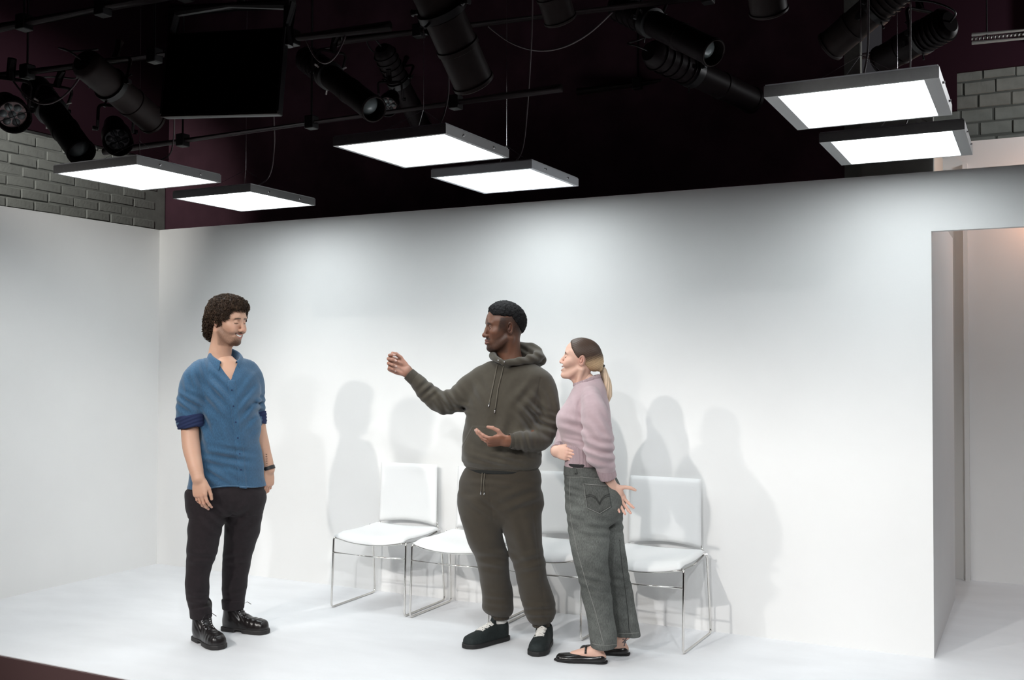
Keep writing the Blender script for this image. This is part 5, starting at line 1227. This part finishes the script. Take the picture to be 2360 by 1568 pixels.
    # ---- head
    P = dict(skin=skin, flush=flush, lips=1.2, mouth_w=0.025, lip_c=(0.20, 0.085, 0.07), lip_s=0.6, beard=((0.018, 0.010, 0.008), 0.72), chin_beard=0.35, mustache=0.72, brow=(0.010, 0.007, 0.006), brow_s=0.85, lid=0.0035, lash=0.0045, gaze=(1, 0.05, 0.02), nose=(0.119, -0.033), nose_w=1.35, iris=(0.02, 0.012, 0.008), fade=((0.010, 0.007, 0.006), 0.93, 0.054), neck=1.06, neck_x=0.004, jaw=1.02)
    hc = J(1163, 757, 0.0); yw = math.radians(14); Mh = place_head(hc, (-math.cos(yw), -math.sin(yw)), math.radians(-2), 0.0, 1.03)
    hv = head_volume(P); V, Q = hv.mesh(); head = (xform(V, Mh), Q, head_color(V, P))
    wR = J(936, 855, -0.01); wL = J(1166, 1017, -0.248)
    aR = hand_parts(wR, J(900, 838, -0.02)-wR, (-0.15, 0.96, -0.22), 1, [(48, 62, 30), (62, 72, 38), (70, 78, 40), (78, 80, 40)], (6, 2, -2, -6), [(0.80, 0.50, -0.30), (0.88, 0.10, -0.45), (0.80, -0.25, -0.55)],
                    [J(1000, 918, 0.0), J(968, 886, -0.01), J(950, 868, -0.01), wR], [0.036, 0.034, 0.031, 0.028], 0.99, skin=(0.155, 0.072, 0.044), flush=(0.27, 0.12, 0.08), palm=palm)
    aL = hand_parts(wL, np.array((-1.0, -0.22, -0.02)), (0.05, -0.62, -0.78), -1, [(30, 16, 10), (36, 18, 10), (42, 22, 12), (48, 26, 14)], (5, 1, -3, -8), [(0.55, 0.70, -0.45), (0.90, 0.32, -0.35), (0.96, 0.02, -0.25)],
                    [J(1240, 1014, -0.12), J(1205, 1017, -0.20), J(1185, 1017, -0.23), wL], [0.038, 0.035, 0.031, 0.028], 0.97, skin=(0.20, 0.085, 0.050), flush=(0.34, 0.15, 0.10), palm=palm)
    ib = inner_body([([J(1170, 880, 0.0), J(1165, 950, 0), J(1160, 1080, 0)], [0.06, 0.095, 0.10]), ([J(1172, 800, 0.02), J(1172, 890, 0.0)], [0.056, 0.062]), ([J(1170, 885, 0), J(1250, 890, -0.03), J(1262, 980, -0.06), J(1205, 1017, -0.20)], [0.04, 0.035, 0.034, 0.03]), ([J(1170, 885, 0), J(1092, 892, 0.02), J(1022, 927, 0.01), J(968, 886, -0.01)], [0.04, 0.035, 0.034, 0.028]),
                     ([J(1115, 1120, 0), J(1135, 1290, 0.01), J(1153, 1405, 0.09)], [0.07, 0.045, 0.03]), ([J(1200, 1120, 0), J(1216, 1290, -0.01), J(1247, 1420, 0.03)], [0.07, 0.045, 0.03])])
    V, Q = ib.mesh(); mesh_np('body', [head, aR[:3], aL[:3], (V, Q, np.repeat(np.array(skin)[None], len(V), 0))], SKIN, t)
    # ---- hair: dense short coils above the razored part
    HAIR = mat('black_coily_hair', (0.006, 0.0055, 0.006), 0.8, spec=0.2)
    hr = Vol((-0.135, -0.105, -0.08), (0.12, 0.105, 0.160), 0.0026)
    hr.ell((-0.014, 0, 0.036), (0.105, 0.0815, 0.098)); hr.ell((0.010, 0, 0.072), (0.080, 0.070, 0.068), k=0.03)
    def keep(X, Y, Z):
        line = np.where(X > -0.020, 0.058+0.10*np.maximum(X, 0), 0.058-1.35*(-0.020-X)); return np.maximum(line-Z, X-0.082+0.25*(0.10-Z))+0*Y
    Xc, Yc, Zc = hr.coords(); hr.d = -smin(-hr.d, -keep(Xc, Yc, Zc).astype(F32)+0*hr.d, 0.016)
    hr.add(lambda X, Y, Z: 0.0030*np.sin(X*420+2*np.sin(Z*260))*np.sin(Y*400+2*np.sin(X*250))*np.sin(Z*410+2*np.sin(Y*240))+0.0018*np.sin(X*210+1)*np.sin(Y*230)*np.sin(Z*190))
    V, Q = hr.mesh(); mesh_np('short_hair', [(xform(V, Mh), Q)], HAIR, t)
    return t
build_man_hoodie()

# ================================================================== woman in the lilac sweater
def build_woman():
    fig = Fig((3.89, -0.82)); J = fig.J; G = lambda a, b: ground(fig, a, b)
    t = empty('person', (fig.root.x, fig.root.y, 0), fig.rz)
    tag(t, 'woman with blonde ponytail in lilac sweater and grey jeans, smiling, seen side-on', 'person')
    KNIT = mat('lilac_fine_knit', (0.42, 0.315, 0.335), 0.9, spec=0.15, sheen=0.3, noise=(30, 0.05), bump=(600, 0.15, 0.001))
    RIB = rib_mat('lilac_rib_knit', (0.40, 0.295, 0.315), 52, 'X', 0.8)
    DEN = mat('washed_grey_denim', (0.10, 0.105, 0.098), 0.88, spec=0.15, attr='col', noise=(330, 0.30, (1, 1, 0.25)), bump=(700, 0.2, 0.001))
    DEND = mat('grey_denim_plain', (0.085, 0.088, 0.082), 0.88, spec=0.15, noise=(330, 0.30, (1, 1, 0.25)), bump=(700, 0.2, 0.001)); THR = mat('pale_grey_thread', (0.22, 0.22, 0.205), 0.8); THD = mat('dark_grey_thread', (0.030, 0.030, 0.028), 0.8)
    PAT = mat('black_patent_leather', (0.012, 0.011, 0.011), 0.22, spec=0.5); BLK = mat('black_cotton', (0.008, 0.007, 0.008), 0.8)
    skin, flush = (0.66, 0.415, 0.325), (0.70, 0.31, 0.25)
    A = math.radians(-18)
    # ---- sweater
    v = Vol((-0.26, -0.36, 0.92), (0.26, 0.30, 1.52), 0.0044)
    body = rows(J, [(866, 1350, 1384, 0.0, 0.050), (880, 1332, 1390, 0.0, 0.074), (896, 1320, 1397, 0.0, 0.105), (916, 1310, 1402, 0.0, 0.128), (940, 1298, 1406, 0.0, 0.136), (970, 1290, 1408, 0.0, 0.138), (1000, 1291, 1406, 0.0, 0.136), (1022, 1297, 1402, 0.0, 0.134), (1034, 1303, 1396, 0.0, 0.132)], None, None, A)
    v.loft(body, ex=2.15, round_end=0.010)
    v.ell(J(1309, 968, -0.065), (0.052, 0.055, 0.060), k=0.05); v.ell(J(1306, 968, 0.05), (0.05, 0.055, 0.060), k=0.05)
    v.chain([J(1360, 903, -0.070), J(1364, 928, -0.118), J(1372, 962, -0.155), J(1379, 1010, -0.168), J(1382, 1042, -0.162), J(1392, 1066, -0.148), J(1396, 1078, -0.14)], [0.042, 0.058, 0.068, 0.076, 0.072, 0.055, 0.046], k=0.009)
    v.chain([J(1348, 900, 0.10), J(1325, 950, 0.16), J(1306, 1000, 0.15), J(1292, 1034, 0.085), J(1288, 1038, 0.06)], [0.045, 0.052, 0.052, 0.042, 0.034], k=0.015)
    for c, dr, lam, amp, rad, ph, bend in (
        (J(1385, 1045, -0.22), (0.25, 0, 1.0), 0.048, 0.0115, (0.10, 0.12, 0.065), 0.4, -1.2), (J(1360, 1010, -0.22), (0.75, 0, 0.6), 0.055, 0.006, (0.06, 0.10, 0.08), 0.0, 0.5), (J(1320, 985, -0.12), (0.25, 0, 0.95), 0.055, 0.007, (0.07, 0.12, 0.06), 0.3, 0.5),
        (J(1395, 980, -0.16), (0.8, 0, 0.45), 0.050, 0.006, (0.05, 0.10, 0.07), 0.2, 0.5), (J(1335, 940, -0.14), (0.95, 0, 0.2), 0.060, 0.005, (0.06, 0.10, 0.08), 0.4, 0.4), (J(1320, 1018, -0.12), (0.2, 0, 1), 0.030, 0.004, (0.08, 0.12, 0.025), 0.0, 0.5)):
        v.add(fold(c, dr, lam, amp, rad, ph, bend, (1, 0, 0)))
    v.add(ripple(31, 0.14, 0.0022))
    # raglan / armhole seam groove and shoulder seam
    v.add(lambda X, Y, Z: 0.0020*np.exp(-((np.sqrt((X-J(1362, 0)[0])**2*1.0+((Z-J(0, 950)[2])*0.72)**2)-0.079)/0.0038)**2)*(Y < -0.04)*(Z > J(0, 975)[2]))
    v.chain([J(1352, 840, 0.005), J(1352, 880, 0.0)], [0.050, 0.052], k=0.004, op='s')
    V, Q = v.mesh(); sw = mesh_np('sweater', [(V, Q)], KNIT, t)
    hb = Vol((-0.24, -0.24, 0.90), (0.20, 0.24, 1.14), 0.0042); hb.loft(rows(J, [(1024, 1301, 1398, 0.0, 0.134), (1048, 1302, 1394, 0.0, 0.134), (1077, 1301, 1394, 0.0, 0.139)], None, None, A), ex=2.15, round_end=0.005); V, Q = hb.mesh(); mesh_np('ribbed_hem', [(V, Q)], RIB, sw)
    band(J(1391, 1066, -0.145), J(1402, 1103, -0.122), 0.0475, 0.044, RIB, 'ribbed_cuff', sw, 0.034)
    band(J(1291, 1034, 0.075), J(1283, 1040, 0.012), 0.040, 0.036, RIB, 'ribbed_cuff', sw, 0.030)
    # neckband
    nb = Vol((-0.16, -0.16, 1.36), (0.16, 0.16, 1.52), 0.0036); nc = J(1353, 878, 0.002)
    ring = [nc+np.array((0.060*math.cos(a), 0.058*math.sin(a), 0.022*math.cos(a))) for a in np.linspace(0, 2*math.pi, 17)]
    nb.chain(ring, [0.0125]*17, n=3); V, Q = nb.mesh(); mesh_np('neckband', [(V, Q)], RIB, sw)
    # ---- jeans
    w = Vol((-0.26, -0.30, 0.07), (0.30, 0.32, 0.98), 0.0046)
    w.loft(rows(J, [(1068, 1303, 1394, 0.0, 0.136), (1092, 1301, 1414, 0.0, 0.150), (1120, 1301, 1430, 0.0, 0.162), (1150, 1303, 1436, 0.0, 0.166), (1180, 1306, 1433, 0.0, 0.158), (1204, 1316, 1420, 0.0, 0.130)], None, None, A), ex=2.2, round_end=0.02)
    near = [(1170, 1306, 1412, -0.075, 0.088), (1230, 1310, 1405, -0.075, 0.086), (1280, 1319, 1402, -0.07, 0.080), (1330, 1331, 1405, -0.06, 0.072), (1380, 1343, 1411, -0.05, 0.068), (1440, 1354, 1418, -0.042, 0.066), (1492, 1362, 1424, -0.038, 0.067)]
    far = [(1170, 1340, 1434, 0.078, 0.086), (1230, 1352, 1437, 0.085, 0.082), (1280, 1368, 1443, 0.095, 0.075), (1330, 1386, 1452, 0.1, 0.068), (1380, 1400, 1461, 0.108, 0.064), (1430, 1412, 1470, 0.115, 0.062), (1466, 1420, 1476, 0.118, 0.063)]
    w.loft(rows(J, near, None, None, 0.0), k=0.022, round_end=0.006); w.loft(rows(J, far, None, None, 0.0), k=0.022, round_end=0.006)
    w.ell(J(1402, 1155, -0.085), (0.070, 0.070, 0.075), k=0.04); w.ell(J(1412, 1155, 0.07), (0.062, 0.070, 0.075), k=0.04)
    for c, dr, lam, amp, rad, ph, bend in (
        (J(1378, 1222, -0.15), (0.15, 0, 1), 0.046, 0.0065, (0.08, 0.10, 0.055), 0.2, 0.8), (J(1365, 1345, -0.14), (0.2, 0, 1), 0.046, 0.006, (0.08, 0.10, 0.07), 0.6, 1.0), (J(1420, 1215, 0.0), (0, 0, 1), 0.045, 0.006, (0.06, 0.14, 0.05), 0.0, 0.6),
        (J(1325, 1200, -0.1), (0.3, 0, 0.95), 0.05, 0.0035, (0.06, 0.10, 0.09), 0.0, 0.6), (J(1430, 1345, 0.02), (0.1, 0, 1), 0.046, 0.005, (0.07, 0.10, 0.07), 0.2, 1.0), (J(1320, 1130, -0.1), (0.2, 0, 1), 0.036, 0.003, (0.06, 0.12, 0.06), 0.4, 0.5)):
        w.add(fold(c, dr, lam, amp, rad, ph, bend, (1, 0, 0)))
    w.add(ripple(41, 0.12, 0.0018))
    V, Q = w.mesh()
    # wash: paler thigh and seat, darker hips and shins
    zz = V[:, 2]; rs = np.random.RandomState(2); base = np.array((0.115, 0.120, 0.112)); C = np.repeat(base[None], len(V), 0)
    wear = 0.55*np.exp(-((zz-0.62)/0.10)**2)+0.35*np.exp(-((zz-0.80)/0.06)**2)+0.30*np.exp(-((zz-0.20)/0.12)**2); C = C*(0.78+0.75*wear+0.10*np.sin(V[:, 0]*60+zz*25)*np.sin(zz*70))[:, None]
    je = mesh_np('jeans', [(V, Q, C)], DEN, t)
    def line(pts, n, lift=0.001): return trace(fig, w, pts, n, lift, -0.12)
    strip(line([(1315, 1082), (1313, 1130), (1316, 1200), (1330, 1270), (1350, 1340), (1372, 1410), (1392, 1488)], 14, 0.0004), THR, 'side_seam', je, 0.0016)
    strip(line([(1428, 1245), (1433, 1300), (1441, 1360), (1448, 1420), (1450, 1458)], 14, 0.0004), THD, 'inner_seam', je, 0.0016)
    strip(line([(1364, 1484), (1380, 1487), (1400, 1488), (1421, 1486)], 8, 0.0005), THR, 'hem_stitch', je, 0.0014); strip(line([(1424, 1460), (1445, 1461), (1472, 1459)], 8, 0.0005), THR, 'hem_stitch', je, 0.0014)
    strip(line([(1305, 1100), (1340, 1100), (1380, 1104)], 10, 0.0005), THR, 'yoke_stitch', je, 0.0013); strip(line([(1312, 1079), (1340, 1078), (1382, 1080)], 10, 0.0005), THD, 'waistband_stitch', je, 0.0016)
    wb = Vol((-0.24, -0.24, 0.84), (0.22, 0.24, 1.05), 0.0044); wb.loft(rows(J, [(1072, 1300, 1396, 0.0, 0.140), (1094, 1299, 1415, 0.0, 0.152)], None, None, A), ex=2.2, round_end=0.005); V, Q = wb.mesh(); mesh_np('waistband', [(V, Q)], DEND, je)
    uw = Vol((-0.24, -0.24, 0.86), (0.20, 0.24, 1.05), 0.0044); uw.loft(rows(J, [(1064, 1303, 1390, 0.0, 0.138), (1076, 1302, 1394, 0.0, 0.1385)], None, None, A), ex=2.15, round_end=0.004); V, Q = uw.mesh(); mesh_np('bodysuit_edge', [(V, Q)], BLK, t)
    for px in (1323,):
        P = [Vector(p)-Vector((0, 0.004, 0)) for p in trace(fig, wb, [(px, 1075), (px+2, 1085), (px+4, 1092)], 3, 0.002)]
        bm = bmesh.new()
        for k_ in (-0.005, 0.0, 0.005): tube(bm, [p+Vector((k_, 0, 0)) for p in P], 0.0034, 6)
        link('belt_loop', bm, DEND, je, smooth=True)
    # back pocket with its stitched bow
    c4 = [J(1344, 1113, -0.15), J(1400, 1116, -0.15), J(1410, 1168, -0.15), J(1352, 1172, -0.15)]
    bm = bmesh.new(); n = 14; g = []
    for i in range(n+1):
        rw = []
        for j in range(n+1):
            u, s = i/n, j/n; p = (c4[0]*(1-u)+c4[1]*u)*(1-s)+(c4[3]*(1-u)+c4[2]*u)*s; p = p+np.array((0, 0, -0.030*(1-abs(2*u-1))*s**3)); y = w.front(p[0], p[2]); rw.append(bm.verts.new((p[0], (y if y is not None else -0.15)-0.0024, p[2])))
        g.append(rw)
    for i in range(n):
        for j in range(n): bm.faces.new((g[i][j], g[i][j+1], g[i+1][j+1], g[i+1][j]))
    bmesh.ops.recalc_face_normals(bm, faces=bm.faces); pk = link('back_pocket', bm, DEND, je, smooth=True); md = pk.modifiers.new('thick', 'SOLIDIFY'); md.thickness = 0.002
    strip(line([(1346, 1116), (1370, 1118), (1400, 1119)], 8, 0.004), THR, 'pocket_stitch', pk, 0.0016)
    strip(line([(1345, 1114), (1349, 1145), (1353, 1171), (1382, 1184), (1408, 1168)], 8, 0.004), THR, 'pocket_stitch', pk, 0.0015)
    for d_ in (0, 4):
        strip(line([(1349, 1143+d_), (1360, 1139+d_), (1371, 1144+d_), (1377, 1152+d_), (1382, 1160+d_)], 6, 0.0042), THD, 'bow_stitch', pk, 0.0015); strip(line([(1382, 1160+d_), (1386, 1150+d_), (1394, 1142+d_), (1405, 1139+d_)], 6, 0.0042), THD, 'bow_stitch', pk, 0.0015)
    # ---- flats and feet
    feet = []
    for heel, toe, anc in ((G(1397, 1529), G(1300, 1523), J(1392, 1480, -0.040)), (G(1449, 1510), G(1352, 1504), J(1446, 1455, 0.118))):
        o, Mx, up = shoe(fig, t, heel, toe, 0.255, 'flat', PAT, BLK, 'flat_shoe')
        L3 = lambda x, y, z: (Mx @ np.array((x, y, z, 1)))[:3]
        f = Vol(np.minimum(L3(0.0, -0.06, 0), np.minimum(anc, L3(0.22, 0.06, 0)))-0.06, np.maximum(L3(0, 0.06, 0.1), np.maximum(anc, L3(0.22, -0.06, 0)))+0.06, 0.0032)
        f.chain([anc, L3(0.040, 0, 0.085), L3(0.055, 0, 0.055), L3(0.105, 0, 0.042), L3(0.165, 0, 0.028)], [0.036, 0.031, 0.033, 0.028, 0.022], n=5); f.ell(L3(0.030, 0, 0.030), (0.030, 0.028, 0.024), k=0.02)
        for s in (-1, 1): f.ell(L3(0.045, s*0.027, 0.075), (0.011, 0.011, 0.011), k=0.01)
        V, Q = f.mesh(); C = np.repeat(np.array(skin)[None], len(V), 0)
        if anc[1] > 0:
            q = J(1441, 1478, 0.09); dx, dz = V[:, 0]-q[0], V[:, 2]-q[2]; r = np.hypot(dx, dz); a = np.arctan2(dz, dx); m = ((r < 0.018*(0.55+0.45*np.cos(5*a))) | ((np.abs(dx-0.15*dz) < 0.003) & (dz < 0) & (dz > -0.028)))*(V[:, 1] < 0.13); C[m] = (0.06, 0.06, 0.07)
        feet.append((V, Q, C))
        pts = []
        for y in np.linspace(-0.034, 0.034, 11): pts.append(L3(0.100, y, 0.078-28*y*y*0.9))
        st = strip(pts, PAT, 'strap', o, 0.0052); bm = bmesh.new(); bmesh.ops.create_uvsphere(bm, u_segments=8, v_segments=6, radius=0.005); e = link('strap_button', bm, STEEL, st, smooth=True); e.location = pts[1] if True else pts[-2]
    # ---- head
    P = dict(skin=skin, flush=flush, smile=0.014, lips=0.95, mouth_w=0.029, lip_c=(0.58, 0.24, 0.21), lip_s=0.75, teeth=(0.85, 0.82, 0.77), brow=(0.10, 0.055, 0.035), brow_s=1.0, brow_t=1.2, brow_up=0.002, lid=0.0015, lash=-0.0042, gaze=(1, 0, -0.3), nose=(0.121, -0.027), nose_w=0.9, iris=(0.08, 0.05, 0.03), open=1.35, lash_w=0.0019, jaw=0.80, w=0.96, neck=0.84, neck_x=-0.010, throat=0.5, lash_c=(0.03, 0.015, 0.012))
    hc = J(1338, 830, 0.0); Mh = place_head(hc, (-0.995, 0.09), math.radians(9), 0.0, 0.875)
    hv = head_volume(P); V, Q = hv.mesh(); head = (xform(V, Mh), Q, head_color(V, P))
    wL = J(1410, 1122, -0.108); yr = [float(trace(fig, hb, [(a_, 1047), (a_+1, 1047)], 1, 0.0, -0.1)[0].y) for a_ in (1306, 1326)]; wR = J(1281, 1040, yr[0]+0.030)
    aL = hand_parts(wL, J(1440, 1174, -0.11)-wL, (-0.05, 0.98, -0.15), -1, [(14, 22, 12), (10, 16, 10), (12, 16, 10), (14, 18, 10)], (10, 3, -4, -10), [(0.42, 0.85, -0.30), (0.62, 0.75, -0.20), (0.80, 0.58, 0.0)],
                    [J(1392, 1068, -0.145), J(1400, 1096, -0.125), wL], [0.034, 0.031, 0.0255], 0.86, skin=skin, flush=flush)
    aR = hand_parts(wR, J(1314, 1049, yr[0]-0.030)-wR, (-0.75, -0.65, 0.10), 1, [(16, 20, 12), (16, 20, 12), (18, 22, 14), (20, 24, 14)], (3, 1, -2, -5), [(0.80, 0.50, -0.25), (0.88, 0.25, -0.35), (0.9, 0.05, -0.4)],
                    [J(1305, 1005, 0.14), J(1288, 1036, 0.06), wR], [0.034, 0.029, 0.0245], 0.79, skin=skin, flush=flush)
    ib = inner_body([([J(1354, 905, 0.0), J(1352, 980, 0), J(1350, 1080, 0)], [0.05, 0.08, 0.08]), ([J(1352, 876, 0.0), J(1354, 910, 0)], [0.040, 0.052]), ([J(1354, 905, 0), J(1358, 918, -0.11), J(1378, 1010, -0.155), J(1398, 1085, -0.135)], [0.03, 0.032, 0.032, 0.028]), ([J(1354, 905, 0), J(1345, 905, 0.10), J(1308, 1000, 0.15), J(1288, 1038, 0.05)], [0.03, 0.03, 0.03, 0.026]),
                     ([J(1360, 1100, -0.05), J(1362, 1300, -0.08), J(1392, 1470, -0.04)], [0.06, 0.035, 0.03]), ([J(1380, 1100, 0.05), J(1412, 1300, 0.08), J(1446, 1445, 0.115)], [0.06, 0.035, 0.03])])
    V, Q = ib.mesh(); mesh_np('body', [head, aL[:3], aR[:3], (V, Q, np.repeat(np.array(skin)[None], len(V), 0))]+feet, SKIN, t)
    # ---- hair pulled back
    HAIR = mat('brown_to_blonde_hair', (0.05, 0.03, 0.02), 0.5, spec=0.3, attr='col')
    hr = Vol((-0.135, -0.105, -0.10), (0.11, 0.105, 0.150), 0.0028)
    hr.ell((-0.014, 0, 0.034), (0.1045, 0.0795, 0.0955)); hr.ell((0.018, 0, 0.048), (0.075, 0.066, 0.068), k=0.03); hr.chain([(-0.085, 0, 0.0), (-0.108, 0, -0.022), (-0.122, 0, -0.036)], [0.052, 0.026, 0.014], k=0.03)
    def keepw(X, Y, Z):
        xl = np.interp(Z.ravel(), [-0.10, -0.050, -0.030, -0.012, 0.012, 0.030, 0.060, 0.085, 0.105, 0.14], [-0.20, -0.060, -0.040, -0.020, 0.022, 0.040, 0.060, 0.070, 0.078, 0.09]).reshape(1, 1, -1); return (X-xl)*0.75+0*Y
    Xc, Yc, Zc = hr.coords(); hr.d = -smin(-hr.d, -keepw(Xc, Yc, Zc).astype(F32)+0*hr.d, 0.008)
    hr.put(lambda X, Y, Z: np.sqrt((X+0.010)**2+((Z+0.004)*0.62)**2+0*Y)-0.021, (-0.05, -0.11, -0.05), (0.02, 0.11, 0.04), 0.004, 's')
    hr.add(lambda X, Y, Z: 0.00035*np.sin((Z*1.0+X*0.75)*520+2*np.sin(X*60))*np.exp(-((np.abs(Y)-0.05)/0.06)**2))
    V, Q = hr.mesh(); rs = np.random.RandomState(8); qq = V[:, 2]*1.0+V[:, 0]*0.75; stre = 0.5+0.2*np.sin(qq*900+3*np.sin(V[:, 0]*50))+0.2*np.sin(qq*570+1+2*np.sin(V[:, 0]*33))+0.1*np.sin(qq*1500); bl = sstep(0.024, -0.020, V[:, 2]+0.45*(V[:, 0]+0.05)+0.05*(stre-0.5))*sstep(-0.012, -0.04, V[:, 0])
    dark = np.array((0.062, 0.038, 0.027)); blo = np.array((0.52, 0.36, 0.21)); C = dark*(0.5+1.0*stre)[:, None]*(1-bl)[:, None]+blo*(0.62+0.7*stre)[:, None]*bl[:, None]
    hair = mesh_np('pulled_back_hair', [(xform(V, Mh), Q, C)], HAIR, t)
    pn = Vol((-0.02, -0.08, 1.22), (0.20, 0.08, 1.52), 0.003); pb = J(1386, 846, 0.004)
    pn.chain([pb, J(1391, 858, 0.0), J(1398, 884, -0.002), J(1402, 908, -0.004), J(1401, 930, -0.006)], [0.011, 0.018, 0.0235, 0.019, 0.004], n=6); pn.add(lambda X, Y, Z: 0.0016*np.sin(X*420+Y*300+3*np.sin(Z*22))); V, Q = pn.mesh()
    s2 = 0.5+0.5*np.sin(V[:, 0]*420+V[:, 1]*260+3*np.sin(V[:, 2]*20)); C = np.array((0.66, 0.50, 0.36))*(0.70+0.42*s2)[:, None]; C[(V[:, 0] < J(1388, 880)[0]+0.006)] *= 0.30; mesh_np('ponytail', [(V, Q, C)], HAIR, hair)
    bm = bmesh.new(); ax = Vector(J(1392, 858, 0)-pb).normalized(); s_, u_ = frame_of(ax); c0 = Vector(pb); tube(bm, [c0+(s_*math.cos(k*math.pi/9)+u_*math.sin(k*math.pi/9))*0.0125 for k in range(18)], 0.0075, 8, closed=True); link('hair_tie', bm, BLK, hair, smooth=True)
    return t
build_woman()
